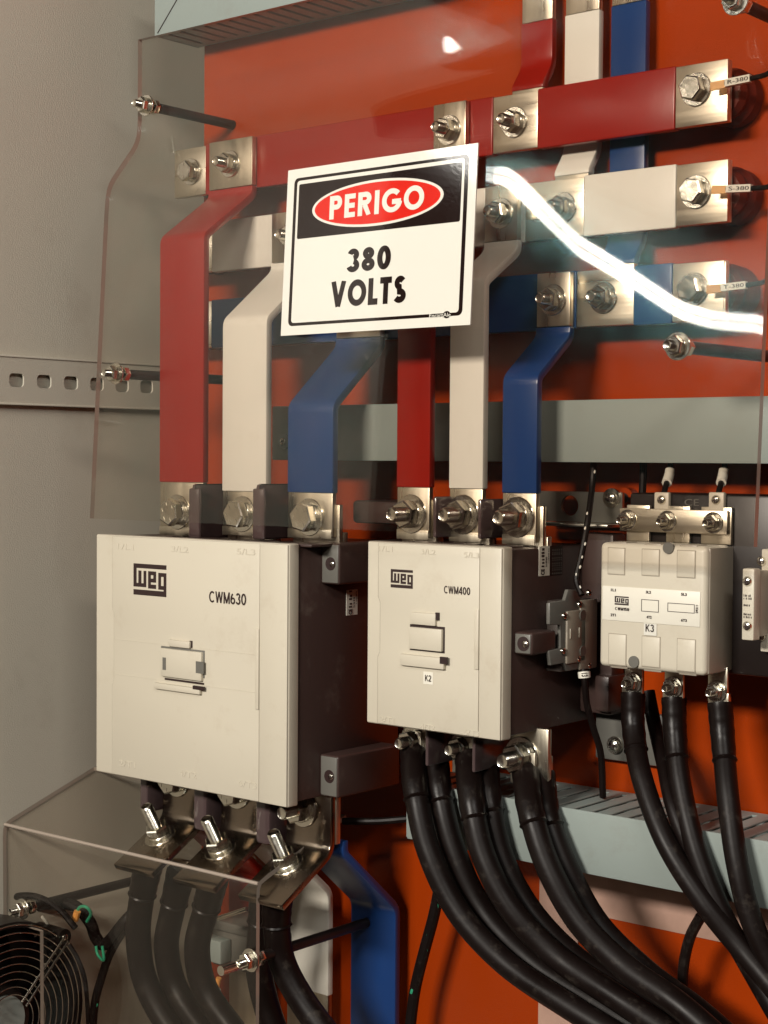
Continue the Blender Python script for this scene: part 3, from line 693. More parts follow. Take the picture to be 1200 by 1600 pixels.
# --- steel mounting bracket behind
br = thing('steel_bracket', 'bare steel mounting bracket with oval hole above the CWM400 contactor', 'bracket', at(905, 800, 1.135))
yb2 = 1.135
a = at(842, 767, yb2); b = at(972, 818, yb2)
hc = at(890, 790, yb2)
def plate_with_oval(a, b, hc, rx, rz, y, th):
    bm = nb(); n = 24; xa, xb, za, zb_ = a.x, b.x, b.z, a.z
    inn = [bm.verts.new((hc.x+rx*math.cos(2*math.pi*k/n), y, hc.z+rz*math.sin(2*math.pi*k/n))) for k in range(n)]
    outv = []
    for k in range(n):
        c, s = math.cos(2*math.pi*k/n), math.sin(2*math.pi*k/n)
        tx = ((xb if c > 0 else xa)-hc.x)/c if abs(c) > 1e-6 else 1e9; tz = ((zb_ if s > 0 else za)-hc.z)/s if abs(s) > 1e-6 else 1e9
        tt = min(tx, tz); outv.append(bm.verts.new((hc.x+c*tt, y, hc.z+s*tt)))
    for k in range(n): bm.faces.new((inn[k], inn[(k+1) % n], outv[(k+1) % n], outv[k]))
    for cx in (xa, xb):
        for cz in (za, zb_):
            near = sorted(outv, key=lambda v: (v.co-Vector((cx, y, cz))).length)
            e1 = [v for v in near if abs(v.co.x-cx) < 1e-6][:1]; e2 = [v for v in near if abs(v.co.z-cz) < 1e-6][:1]
            if e1 and e2 and e1 != e2: bm.faces.new((e1[0], bm.verts.new((cx, y, cz)), e2[0]))
    bmesh.ops.recalc_face_normals(bm, faces=bm.faces)
    r = bmesh.ops.extrude_face_region(bm, geom=bm.faces[:])
    bmesh.ops.translate(bm, verts=[e for e in r['geom'] if isinstance(e, bmesh.types.BMVert)], vec=(0, th, 0)); return bm
obj('plate', plate_with_oval(a, b, hc, .0085, .0085, yb2, .003), 'steel', br, smooth=False)
obj('lower_flange', bx((a.x, yb2-.022, b.z-.003), (b.x, yb2-.0004, b.z-.0004), .0006), 'steel', br)
obj('foot', bx((a.x, yb2+.0032, b.z), (b.x, YP-.0004, b.z+.003)), 'steel', br)
p = at(957, 778, yb2); obj('washer', cyl((p.x, yb2-.0003, p.z), (p.x, yb2-.0022, p.z), .0078, 24), 'zinc', br); screw(br, (p.x, yb2-.0022, p.z), (0, -1, 0), .005)

# --- K3 (CWM150)
ratioL, ratioR = -.6345, -.549
x0, x1 = ratioL*Y3, ratioR*Y3; z0, z1 = -.1460*Y3, -.0575*Y3
c3 = thing('contactor', 'smallest cream contactor marked CWM150 with K3 tag', 'contactor', ((x0+x1)/2, YP, z0), 'contactors')
ysb = x1/-.5296
obj('front_body', bx((x0, Y3, z0), (x1, ysb, z1), .0042, 4), 'cream', c3)
obj('side_shell', bx((x1-.02, Y3+.0045, z0+.0012), (x1+.0006, ysb+.001, z1-.0012), .001), 'cream2', c3)
obj('base', bx((x0+.002, ysb+.0002, z0-.002), (x1+.055, 1.15, Z(1120, 772, ysb+.02)), .002), 'black', c3)
obj('base_step', bx((x0-.002, ysb+.0203, z0+.01), (x0+.0015, 1.15, z1+.02), .001), 'dark', c3)
def hx(u, v): return at(u, v, Y3)
# six terminal covers, each a thin lid in a shadow gap
for (u0, v0, u1, v1) in ((951, 856, 976, 898), (1004, 858, 1030, 900), (1059, 860, 1086, 903), (952, 990, 978, 1040), (1004, 994, 1031, 1043), (1059, 998, 1086, 1050)):
    a, b = hx(u0, v0), hx(u1, v1); top = v0 < 900
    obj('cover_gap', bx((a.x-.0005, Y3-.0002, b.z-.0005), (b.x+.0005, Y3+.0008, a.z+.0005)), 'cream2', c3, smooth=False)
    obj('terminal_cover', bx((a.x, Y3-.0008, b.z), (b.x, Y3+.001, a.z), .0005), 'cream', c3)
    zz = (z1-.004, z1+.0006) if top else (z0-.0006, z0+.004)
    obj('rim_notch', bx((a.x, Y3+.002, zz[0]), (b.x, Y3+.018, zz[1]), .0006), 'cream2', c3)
for (u, v) in ((1045, 856), (991, 1034)):
    p = hx(u, v); obj('captive_screw', cyl((p.x, Y3+.001, p.z), (p.x, Y3-.0012, p.z), .0044, 20), 'grey', c3)
a, b = hx(942, 917), hx(1094, 980)
lab = obj('name_plate', bx((a.x, Y3-.0006, b.z), (b.x, Y3+.001, hx(942, 915).z), .0003), 'label', c3)
yl = Y3-.0006
p, q = hx(961.5, 931), hx(983, 946); logo(lab, p.x, p.z, q.x-p.x, p.z-q.z, yl)
def pt(par, s, u0, v0, u1, hgt, off=.03):
    p = hx(u0, v0); lettering(par, s, (p.x, yl-.0001, p.z), (1, 0, 0), (0, 0, 1), hx(u1, v0).x-p.x, hgt, 'print', off, 'label_text')
q_ = hx(962, 953); bold(lab, 'CWM150', (q_.x, yl-.0001, q_.z), (1, 0, 0), (0, 0, 1), hx(984, 953).x-q_.x, .0023, 'print', .20, .14, 'label_text'); pt(lab, '1L1', 955.5, 923.5, 963, .0020); pt(lab, '2T1', 955, 962.5, 963, .0020)
pt(lab, '3L2', 1010, 927, 1018, .0020); pt(lab, '4T2', 1011, 966, 1019, .0020); pt(lab, '5L3', 1065, 930.5, 1074, .0020); pt(lab, '6T3', 1065, 971, 1074, .0020)
def outline_rect(par, u0, v0, u1, v1):
    a, b = hx(u0, v0), hx(u1, v1); wdt = .0004; bm = nb()
    for lo, hi in (((a.x, a.z-wdt), (b.x, a.z)), ((a.x, b.z), (b.x, b.z+wdt)), ((a.x, b.z+wdt), (a.x+wdt, a.z-wdt)), ((b.x-wdt, b.z+wdt), (b.x, a.z-wdt))):
        box(bm, (lo[0], yl-.0003, lo[1]), (hi[0], yl, hi[1]))
    return obj('printed_frame', bm, 'print', par, smooth=False)
outline_rect(lab, 1003, 936, 1030, 957); outline_rect(lab, 1044, 941.5, 1086, 958.5)
p = hx(1087.5, 958); lettering(lab, '29211', (hx(1091.5, 958).x, yl-.0001, p.z), (0, 0, 1), (-1, 0, 0), .0060, .0019, 'print', .03, 'label_text')
k3 = obj('marker_tag', bx((hx(1007, 972).x, Y3-.0009, hx(1007, 992).z), (hx(1027, 972).x, Y3+.0004, hx(1027, 975).z)), 'sign', c3, smooth=False)
p = hx(1010, 986.5); bold(k3, 'K3', (p.x, Y3-.0010, p.z), (1, 0, 0), (0, 0, 1), hx(1023, 986).x-p.x, .0056, 'print', .15, .14, 'tag_text')
# upper link bar and its studs
yk = 1.085
lk = thing('shorting_bar', 'bare tinned link bar bolted across the top of the K3 contactor', 'link bar', at(1050, 835, yk))
a, b = at(968, 795, yk), at(1136, 835, yk)
obj('bar', bx((a.x, yk, at(1060, 833, yk).z), (b.x, yk+.004, at(1060, 796, yk).z), .0008), 'tin_h', lk)
obj('lap_plate', bx((b.x-.024, yk+.0045, at(1060, 836, yk).z-.006), (b.x+.001, yk+.0075, at(1060, 791, yk).z), .0006), 'tin', lk)
for u in (978, 1040): 
    xx = X(u, 790, yk); obj('lap_plate', bx((xx-.002, yk+.0045, at(1060, 836, yk).z-.006), (xx+.018, yk+.0075, at(1060, 791, yk).z), .0006), 'tin', lk)
for (u, v) in ((981, 810), (1043, 813), (1115, 817)):
    p = at(u, v, yk); bolt(lk, (p.x, yk, at(1060, 815, yk).z), size='T')
# coil terminals behind the link
for (u, s) in ((1022, 'left'), (1107, 'right')):
    a = at(u, 769, 1.089)
    ct = obj('coil_terminal', bx((a.x, 1.089, a.z-.016), (a.x+.0125, ysb+.0001, a.z), .001), 'cream', c3)
    p = at(u+12, 781, 1.089); o = screw(c3, (p.x, 1.0886, p.z), (0, -1, 0), .0036, 'coil_screw')
p = at(1070, 790, ysb+.0002)
lettering(c3, 'CE', (p.x, ysb, p.z), (1, 0, 0), (0, 0, 1), .012, .005, 'grey', .0, 'moulded_mark')
# lower terminals
for (u, v) in ((986, 1066), (1049, 1073), (1117, 1080)):
    p = at(u, v, yk); obj('lower_terminal', bx((p.x-.006, yk, p.z-.008), (p.x+.010, yk+.003, z0+.004), .0006), 'tin', c3)
    bolt(c3, (p.x+.002, yk-.001, p.z), size='T')

# --- auxiliary contact on the right of K3 (cut by the picture edge)
xa0 = at(1158, 940, 1.07).x; ya = 1.062
ab = thing('auxiliary_contact', 'cream slim auxiliary contact block with brown side at right picture edge', 'contact block', (xa0, 1.15, Z(1165, 1005, ya)))
za, zb_ = Z(1160, 888, ya), Z(1160, 1000, ya); xA, xB = X(1159, 945, ya), X(1178, 945, ya)
obj('front', bx((xA, ya, zb_), (xB, ya+.010, za), .0012), 'cream', ab)
obj('body', bx((xA+.001, ya+.0102, zb_+.002), (xB-.0006, 1.15, za-.002), .001), 'cream2', ab)
obj('rear_terminal', bx((xA+.003, 1.085, za-.004), (xB+.020, 1.12, za+.013), .001), 'cream', ab)
obj('rear_terminal', bx((xA+.003, 1.085, zb_-.010), (xB+.020, 1.12, zb_+.004), .001), 'cream', ab)
for v in (908, 978):
    p = at(1168, v, ya); screw(ab, (p.x, ya-.0003, p.z), (0, -1, 0), .0036, 'terminal_screw')
for v in (877, 994):
    p = at(1190, v, 1.085); screw(ab, (p.x, 1.0846, p.z), (0, -1, 0), .0036, 'terminal_screw')
for v in (932, 936.5, 947, 961, 965.5):
    p = at(1162, v, ya); fine_print(ab, (p.x, ya-.0001, p.z), (1, 0, 0), (0, 0, 1), .0062, .0017, 'print', 6)
p = at(1196, 804, 1.10); obj('round_cap', cyl((p.x, 1.10, p.z), (p.x, 1.12, p.z), .009, 28), 'cream', ab)
obj('support', bx((xA, 1.121, zb_-.02), (xB+.03, 1.1501, p.z+.012), .001), 'black', ab)

# ------------------------------------------------------------------ lower side of the biggest contactor: lug plates, bars
plates = [(-1.1445, -1.0935), (-1.0665, -1.0145), (-.9856, -.9336)]
nm3 = ('left', 'middle', 'right')
zk, zf, yf = -.3354, -.3700, .9900
pn = Vector((0, -(zk-zf), (YT6-yf))); pn.normalize()          # plate normal, up and forward
pn = Vector((0, -(zk-zf), (YT6-yf))).normalized()
for i, (xa_, xb_) in enumerate(plates):
    t = thing('lug_plate', 'bent tinned lug plate with upright bolts, %s of three under the CWM630 contactor' % nm3[i], 'lug plate', (xa_, YT6, zf), 'bent lug plates under the biggest contactor')
    obj('plate', strip([(yf, zf), (YT6, zk), (YT6, -.262)], xa_, xb_, .006, .0008, .008), 'tin_shade', t)
    p = Vector(((xa_+xb_)/2-.004, YT6-.022, 0)); p.z = zk-(YT6-p.y)/(YT6-yf)*(zk-zf); p += pn*.0002
    bolt(t, p, pn, 'X')
    px = (xa_+xb_)/2-.006
    bolt(t, (px, YT6, -.3030 if i == 2 else -.2985), (0, -1, 0), 'L', head=(i < 2))
for i in (0, 1):
    xx = plates[i][1]+.004; obj('lower_barrier', bx((xx, 1.036, -.338), (xx+.018, 1.075, -.288), .004), 'barrier', c6)
obj('lower_barrier', bx((-1.162, 1.036, -.332), (-1.150, 1.075, -.288), .004), 'barrier', c6)
# return busbars that step back to the panel
for i, (c, zend) in enumerate((('red', -.455), ('white', -.500), ('blue', -.62))):
    xa_, xb_ = plates[i]; yb3 = 1.138
    t = thing('lower_busbar', '%s busbar stepping back under the CWM630 contactor' % c, 'busbar', (xa_, yb3, zend), 'lower busbars')
    zs = -.343
    obj('sleeve', strip([(yb3, zend), (yb3, -.405), (YT6+.016, zs), (YT6+.016, -.330)], xa_-.0005, xb_+.0005, .007), c, t)
    obj('tinned_top', bx((xa_, YT6+.0065, -.331), (xb_+.0005, YT6+.0125, -.262), .0006), 'tin', t)
    obj('tinned_end', bx((xa_, yb3+.0006, zend-.12), (xb_, yb3+.0062, zend+.0005), .0006), 'tin', t)

# ------------------------------------------------------------------ cables
def px(pts): return [at(u, v, y) for u, v, y in pts]
def cable(label, pts, r, shrink=None, lug=None, group='thick black power cables', n=8):
    P = smooth_path(px(pts), n)
    t = thing('power_cable', label, 'cable', P[0], group)
    obj('jacket', tube(P, r, 18), 'cable', t)
    if shrink:
        L = 0; S = [P[0]]
        for a, b in zip(P, P[1:]):
            L += (b-a).length; S.append(b)
            if L > shrink: break
        m = len(S); prof = [r*(1.06+.10*(1-i/(m-1))+.03*math.sin(i*2.3)) for i in range(m)]; prof[-1] = r*1.03
        obj('heat_shrink', tube(S, prof, 18), 'shrink', t)
        ring = S[-1]; d = (S[-1]-S[-2]).normalized(); obj('shrink_lip', tube([ring-d*.003, ring-d*.0015, ring], [r*1.08, r*1.16, r*1.02], 18), 'shrink', t)
    if lug:
        p = P[0]; obj('lug', bx((p.x-r*1.05, p.y-.003, p.z-.002), (p.x+r*1.05, p.y+.002, p.z+lug), .001), 'tin', t)
    return t
rc = .0099
order = ('left', 'middle', 'right')
cable('front left cable hanging from the CWM400 contactor, its curve lowest', [(646, 1172, 1.066), (650, 1240, 1.045), (670, 1330, 1.038), (716, 1425, 1.04), (790, 1505, 1.045), (890, 1573, 1.045), (1000, 1640, 1.05)], rc, .045, .016)
cable('rear left cable hanging from the CWM400 contactor', [(680, 1178, 1.077), (688, 1245, 1.062), (710, 1330, 1.058), (756, 1425, 1.062), (833, 1505, 1.065), (935, 1570, 1.066), (1050, 1640, 1.066)], rc, .040, .016)
cable('front middle cable hanging from the CWM400 contactor', [(732, 1182, 1.066), (737, 1250, 1.045), (755, 1335, 1.038), (798, 1420, 1.04), (870, 1495, 1.05), (965, 1560, 1.05), (1080, 1635, 1.05)], rc, .052, .016)
cable('rear middle cable hanging from the CWM400 contactor', [(758, 1190, 1.077), (764, 1250, 1.062), (784, 1340, 1.058), (830, 1425, 1.062), (902, 1500, 1.066), (1000, 1565, 1.07), (1100, 1640, 1.07)], rc, .045, .016)
cable('front right cable hanging from the CWM400 contactor over the duct', [(822, 1205, 1.066), (830, 1270, 1.045), (857, 1355, 1.038), (905, 1440, 1.04), (975, 1510, 1.045), (1060, 1570, 1.045), (1140, 1640, 1.045)], rc, .046, .016)
cable('rear right cable hanging from the CWM400 contactor over the duct', [(845, 1210, 1.077), (855, 1275, 1.062), (884, 1355, 1.058), (934, 1445, 1.064), (1010, 1520, 1.07), (1090, 1580, 1.07), (1165, 1645, 1.07)], rc, .043, .016)
rk = .0081
cable('left cable below the K3 contactor sweeping to the lower right corner', [(989, 1082, 1.088), (990, 1140, 1.083), (1003, 1215, 1.065), (1040, 1315, 1.052), (1098, 1408, 1.05), (1160, 1485, 1.055), (1240, 1580, 1.05)], rk, .044, .008)
cable('middle cable below the K3 contactor', [(1053, 1090, 1.088), (1055, 1150, 1.083), (1064, 1230, 1.070), (1088, 1330, 1.060), (1126, 1425, 1.058), (1170, 1505, 1.062), (1230, 1610, 1.06)], rk, .044, .008)
cable('right cable below the K3 contactor', [(1125, 1098, 1.088), (1130, 1160, 1.083), (1138, 1250, 1.066), (1152, 1350, 1.056), (1175, 1440, 1.055), (1215, 1530, 1.058)], rk, .040, .008)
cable('slimmer black cable behind the left and middle K3 cables', [(1012, 1080, 1.125), (1022, 1130, 1.12), (1036, 1190, 1.09), (1054, 1270, 1.063), (1096, 1370, 1.062), (1160, 1480, 1.066), (1230, 1600, 1.07)], .0056)
rb = .0118
cable('leftmost cable hanging below the CWM630 contactor behind the clear cover', [(232, 1352, 1.020), (222, 1400, 1.022), (216, 1460, 1.025), (226, 1530, 1.03), (262, 1600, 1.035), (320, 1670, 1.04)], rb, .03, .012)
cable('second cable from the left below the CWM630 contactor', [(283, 1362, 1.040), (270, 1420, 1.042), (260, 1480, 1.045), (275, 1545, 1.05), (318, 1610, 1.05), (380, 1680, 1.05)], rb, .03, .012)
cable('third cable from the left below the CWM630 contactor', [(334, 1372, 1.020), (322, 1420, 1.022), (308, 1480, 1.025), (320, 1545, 1.03), (364, 1610, 1.035), (420, 1680, 1.04)], rb, .03, .012)
cable('cable left of the white bar below the CWM630 contactor, nearest the cover edge', [(436, 1385, 1.020), (432, 1440, 1.020), (440, 1500, 1.025), (470, 1560, 1.03), (520, 1630, 1.035)], rb, .034, .010)
cable('cable partly hidden behind the clear cover edge below CWM630', [(414, 1392, 1.045), (408, 1450, 1.048), (404, 1510, 1.05), (416, 1570, 1.055), (440, 1640, 1.06)], rb, .03, .010)

def wire(label, pts, r, m='cable', flecks=None, sleeve=None, txt=None, name='control_wire'):
    P = smooth_path(px(pts), 8); t = thing(name, label, 'wire', P[0])
    obj('jacket', tube(P, r, 10), m, t)
    if flecks:
        for i in range(3, len(P)-2, 3):
            d = (P[i+1]-P[i]).normalized(); c = (Vector((0, 0, 0))-P[i]).normalized(); s = d.cross(c)
            o = P[i]+c*r*.82+s*r*random.uniform(-.5, .5)
            bm = nb(); bmesh.ops.create_icosphere(bm, subdivisions=1, radius=r*.42)
            for v in bm.verts: v.co = o+d*(v.co.z*1.7)+s*v.co.x+c*(v.co.y*.5)
            obj('fleck', bm, flecks if random.random() < .75 else 'label', t)
    if sleeve:
        a, b = sleeve; n = len(P)-1; i0, i1 = int(a*n), max(int(a*n)+1, int(b*n)); Q = P[i0:i1+1]
        obj('marker_sleeve', tube(Q, r*1.75, 12), 'label', t)
        if txt:
            d = (Q[-1]-Q[0]); c = (-(Q[0]+Q[-1])).normalized(); d.normalize(); s = c.cross(d)
            h = r*1.6; ll = (Q[-1]-Q[0]).length*.6
            lettering(t, txt, Q[0]+(Q[-1]-Q[0])*.2+c*r*1.8-s*(h*.5), d, s, ll, h, 'print', .02, 'marker_text')
    return t
wire('thin braided black wire running down past the steel bracket', [(928, 700, 1.115), (926, 750, 1.115), (919, 810, 1.10), (908, 870, 1.09), (901, 905, 1.085), (909, 930, 1.082)], .0026, flecks='label')
wire('thin black wire with white sleeve below the grey contact block', [(912, 1045, 1.085), (914, 1065, 1.085), (917, 1100, 1.09), (928, 1140, 1.10), (939, 1180, 1.11), (942, 1245, 1.12)], .0028, sleeve=(.05, .16), txt='13')
wire('thin black wire with grey marker above the left coil terminal', [(1048, 700, 1.12), (1047, 735, 1.115), (1041, 757, 1.10), (1036, 776, 1.092)], .0022, sleeve=(.34, .66))
wire('thin black wire with printed white marker above the right coil terminal', [(1136, 700, 1.12), (1131, 735, 1.115), (1126, 757, 1.10), (1121, 776, 1.092)], .0022, sleeve=(.34, .66), txt='A2-15')
wire('thin black wire dropping behind the shorting bar', [(1005, 700, 1.13), (1005, 740, 1.13), (1002, 800, 1.13)], .003)
wire('green flecked braided black wire hanging in front of the orange panel', [(690, 1370, 1.12), (678, 1430, 1.12), (662, 1490, 1.12), (648, 1550, 1.12), (638, 1630, 1.12)], .0052, flecks='green')
wire('thin black wire looping down below the middle K3 cable', [(1095, 1432, 1.10), (1078, 1465, 1.11), (1068, 1510, 1.115), (1066, 1560, 1.115), (1062, 1640, 1.11)], .0042)
wire('short level black tie rod beside the clear lower cover', [(536, 1283, 1.09), (590, 1283, 1.10), (640, 1279, 1.11)], .0032)

# ------------------------------------------------------------------ clear upper cover
xL, xR = -1.178, -.5090
prof = [(1.047, .3915), (1.047, .2985), (1.008, .2494), (.990, -.0556)]
def sheet_rows():
    rows = []; pts = [Vector(p) for p in prof]
    for i in range(len(pts)-1):
        a, b = pts[i], pts[i+1]; n = 30 if i == 2 else 10
        for k in range(n): rows.append(a.lerp(b, k/n))
    rows.append(pts[-1])
    # soften the bends
    for _ in range(3):
        rows = [rows[0]]+[rows[i]*.5+(rows[i-1]+rows[i+1])*.25 for i in range(1, len(rows)-1)]+[rows[-1]]
    return rows
SLOPE = [(-1.3, 0), (-.79, 0), (-.751, .001), (-.724, -.0085), (-.694, 0), (-.659, .0085), (-.62, .006), (-.573, .005), (-.548, -.002), (-.505, -.0205), (-.40, -.03)]
def warp(x, z):
    """how far the sheet bows: the running sum of its measured slope, plus a faint ripple"""
    t = 0
    for (a, sa), (b, sb) in zip(SLOPE, SLOPE[1:]):
        if x <= a: break
        e_ = min(x, b); se = sa+(sb-sa)*(e_-a)/(b-a); t += (e_-a)*(sa+se)/2
    return t+.00012*math.sin(x*11+z*6)+.00006*math.sin(x*23-z*13+1)
def sheet(xa, xb, rows, th, nx, wf, keep=None):
    bm = nb(); G = []
    for side in (0, 1):
        g = []
        for r, (y, z) in enumerate(rows):
            a, b = rows[max(r-1, 0)], rows[min(r+1, len(rows)-1)]; d = (b-a).normalized(); nrm = Vector((d.y, -d.x))
            if nrm.x < 0: nrm = -nrm
            g.append([bm.verts.new((xa+(xb-xa)*i/nx, y+nrm.x*th*side+wf(xa+(xb-xa)*i/nx, z), z+nrm.y*th*side)) for i in range(nx+1)])
        G.append(g)
    K = lambda r, i: 0 <= r < len(rows)-1 and 0 <= i < nx and (keep is None or keep(r, i))
    E = nb(); f, b = G
    def rim(p, q, p2, q2): E.faces.new([E.verts.new(v.co) for v in (p, q, q2, p2)])
    for r in range(len(rows)-1):
        for i in range(nx):
            if not K(r, i): continue
            for g in G: bm.faces.new((g[r][i], g[r][i+1], g[r+1][i+1], g[r+1][i]))
            if not K(r-1, i): rim(f[r][i], f[r][i+1], b[r][i], b[r][i+1])
            if not K(r+1, i): rim(f[r+1][i], f[r+1][i+1], b[r+1][i], b[r+1][i+1])
            if not K(r, i-1): rim(f[r][i], f[r+1][i], b[r][i], b[r+1][i])
            if not K(r, i+1): rim(f[r][i+1], f[r+1][i+1], b[r][i+1], b[r+1][i+1])
    bmesh.ops.delete(bm, geom=[v for v in bm.verts if not v.link_faces], context='VERTS')
    bmesh.ops.remove_doubles(E, verts=E.verts, dist=1e-6)
    return bm, E
ac = thing('clear_cover', 'large clear acrylic cover with bent top in front of the busbars', 'cover', ((xL+xR)/2, 1.0, -.0556))
s, e = sheet(xL, xR, sheet_rows(), .005, 130, warp)
obj('sheet', s, 'acrylic', ac); obj('cut_edge', e, 'acrylic_edge', ac)

# standoff rods that carry the covers
def standoff(label, u, v, y0, y1, m='rod', stud=.012, back=(0, 0)):
    p = at(u, v, y0); t = thing('standoff_rod', label, 'standoff', (p.x, y1, p.z), 'cover standoff rods')
    obj('rod', cyl((p.x, y0+.006, p.z), (p.x+back[0], y1, p.z+back[1]), .0046, 16), m, t)
    bolt(t, (p.x, y0-.0002, p.z), (0, -1, 0), 'S', head=False)
    obj('lock_nut', prism([(p.x+.0070*math.cos(k*math.pi/3), p.z+.0070*math.sin(k*math.pi/3)) for k in range(6)], 'y', y0+.006, y0+.012, None, .0005), 'zinc', t)
    return t
standoff('black standoff rod with bright nut at the cover top left', 229, 165, 1.047, YP)
standoff('black standoff rod with bright nut in front of the wall rail', 182, 584, 1.003, YP)
standoff('black standoff rod with bright nut below the blue busbar end', 1060, 541, 1.003, YP)
standoff('black standoff rod with bright nut in the upper right corner', 1150, 2, 1.047, YP)

# ------------------------------------------------------------------ danger sign on the cover
ysn = 1.0005-.0035
a, b = at(446, 265, .998), at(742, 508, .998)
sx0, sx1, sz0, sz1 = at(445, 400, .998).x, at(741, 400, .998).x, at(741, 508, .998).z, at(742, 222, .998).z
sg = thing('danger_sign', 'white danger sign reading PERIGO 380 VOLTS on the clear cover', 'sign', ((sx0+sx1)/2, 1.0, sz0))
tilt = .018/.305
def sp(fx_, fz_, off=0):
    x = sx0+(sx1-sx0)*fx_; z = sz1-(sz1-sz0)*fz_
    return Vector((x, .990+(z+.0556)*tilt-.0045-off, z))
SW, SH = sx1-sx0, sz1-sz0
SU, SV = Vector((1, 0, 0)), Vector((0, tilt, 1))
def spoly(poly, m, off, nm, par, th=.0003):
    bm = nb(); A = [bm.verts.new(sp(u, v, off)) for u, v in poly]; B = [bm.verts.new(sp(u, v, off-th)) for u, v in poly]
    n = len(poly); bm.faces.new(A); bm.faces.new(B[::-1])
    for i in range(n): bm.faces.new((A[i], A[(i+1) % n], B[(i+1) % n], B[i]))
    return obj(nm, bm, m, par, smooth=False)
def rrect(u0, v0, u1, v1, r, n=5):
    out = []; rv = r*SW/SH
    for cx, cy, a0 in ((u1-r, v0+rv, -90), (u1-r, v1-rv, 0), (u0+r, v1-rv, 90), (u0+r, v0+rv, 180)):
        for k in range(n+1):
            a_ = R(a0+90*k/n); out.append((cx+r*math.cos(a_), cy+rv*math.sin(a_)))
    return out
spoly([(0, 0), (1, 0), (1, 1), (0, 1)], 'sign', .0012, 'plate', sg, .0012)
bo = spoly(rrect(.040, .055, .960, .945, .022), 'signblack', .00135, 'border', sg, .0001)
spoly(rrect(.058, .073, .942, .927, .014), 'sign', .00150, 'inner_face', sg, .0001)
hd = spoly(rrect(.070, .095, .930, .424, .008), 'signblack', .00165, 'header', sg, .0001)
el = lambda cx, cy, ru, rv: [(cx+ru*math.cos(2*math.pi*k/56), cy+rv*math.sin(2*math.pi*k/56)) for k in range(56)]
spoly(el(.498, .262, .347, .134), 'sign', .00180, 'oval_rim', sg, .0001)
spoly(el(.498, .262, .332, .119), 'signred', .00195, 'red_oval', sg, .0001)
def stext(s, u0, v0, u1, v1, m, off, offset=.03, nm='lettering', sp_=1.0):
    c = sp(u0, v1, off); lettering(sg, s, c, SU, SV, (u1-u0)*SW, (v1-v0)*SH, m, offset, nm, sp_, .0001)
def sbold(txt, u0, v0, u1, v1, m, off, t, gap):
    bold(sg, txt, sp(u0, v1, off), SU, SV, (u1-u0)*SW, (v1-v0)*SH, m, t, gap, depth=.0001)
sbold('PERIGO', .250, .192, .750, .330, 'sign', .00200, .215, .13)
sbold('380', .357, .515, .590, .653, 'signblack', .00155, .235, .11)
sbold('VOLTS', .276, .697, .676, .852, 'signblack', .00155, .235, .10)
stext('EncartAle', .800, .926, .905, .948, 'sign', .00165, .0)
spoly(el(.885, .936, .018, .020), 'signblack', .00158, 'round_mark', sg, .0001)

# ------------------------------------------------------------------ clear lower cover
lc = thing('clear_cover', 'clear acrylic lower cover sloping over the cable lugs below CWM630', 'cover', (-1.13, .99, -.36))
xe = -.962
rows = [Vector((1.102, -.3165)), Vector((1.06, -.3308)), Vector((1.02, -.3446)), Vector((1.0, -.3515)), Vector((.992, -.3550)), Vector((.9885, -.3610)), Vector((.988, -.3700)), Vector((.988, -.395)), Vector((.988, -.4210))]
zn = at(70, 1457, .988).z; xn = at(70, 1457, .988).x
rows = rows[:-2]+[Vector((.988, -.37+(zn+.37)*k/3)) for k in (1, 2, 3)]+[Vector((.988, zn-k*.03)) for k in range(1, 9)]
w2 = lambda x, z: .0008*math.sin(x*14+z*9)
xs0 = XW+.001; NX = 24; inotch = round((xn-xs0)/(xe-xs0)*NX)
s, e = sheet(xs0, xe, rows, .004, NX, w2, lambda r, i: i >= inotch or rows[r+1].y > zn-.001)
obj('sheet', s, 'acrylic_low', lc); obj('cut_edge', e, 'acrylic_edge', lc)
obj('bend_line', tube([Vector((xs0+(xe-xs0)*k/24, .9905+w2(xs0+(xe-xs0)*k/24, -.357), -.3570)) for k in range(25)], .0016, 8), 'acrylic_edge', lc)
standoff('black standoff rod with long bright bolt on the lower clear cover', 392, 1500, .988, YP, stud=.02)
standoff('black standoff rod with bright nut above the fan', 36, 1420, .988, YP)
p = at(343, 1518, .955); q = at(388, 1503, .988)
tag(obj('cover_bolt', cyl((q.x, .9555, q.z), (q.x, .9802, q.z), .0042, 18), 'zinc'), 'bright long bolt end sticking out of the lower clear cover', 'bolt')

# terminal block and small parts seen through the lower cover
tb = thing('terminal_block', 'grey terminal block behind the clear lower cover near the bolt', 'terminal block', at(360, 1530, 1.10))
a, b = at(330, 1448, 1.10), at(412, 1530, 1.10)
obj('housing', bx((a.x, 1.10, b.z), (b.x, 1.15, a.z), .003), 'grey', tb)
obj('front_step', bx((a.x-.003, 1.085, b.z+.008), (a.x+.028, 1.0998, a.z-.006), .002), 'duct', tb)
obj('cap', bx((a.x+.004, 1.095, a.z+.0003), (b.x-.01, 1.14, a.z+.010), .002), 'grey', tb)
obj('support', bx((a.x+.01, 1.1502, b.z+.01), (b.x-.01, 1.1599, a.z-.01)), 'grey', tb)
wire('small wire with white printed sleeve below the grey terminal block', [(342, 1528, 1.08), (338, 1545, 1.08), (333, 1562, 1.08), (322, 1600, 1.085), (318, 1640, 1.09)], .0026, 'yellow', sleeve=(.25, .55), txt='15')
tr_ = tag(obj('threaded_rod', cyl(at(340, 1435, 1.06), at(386, 1420, 1.06), .0022, 12), 'zinc'), 'thin bare threaded rod in front of the dark red busbar', 'rod')

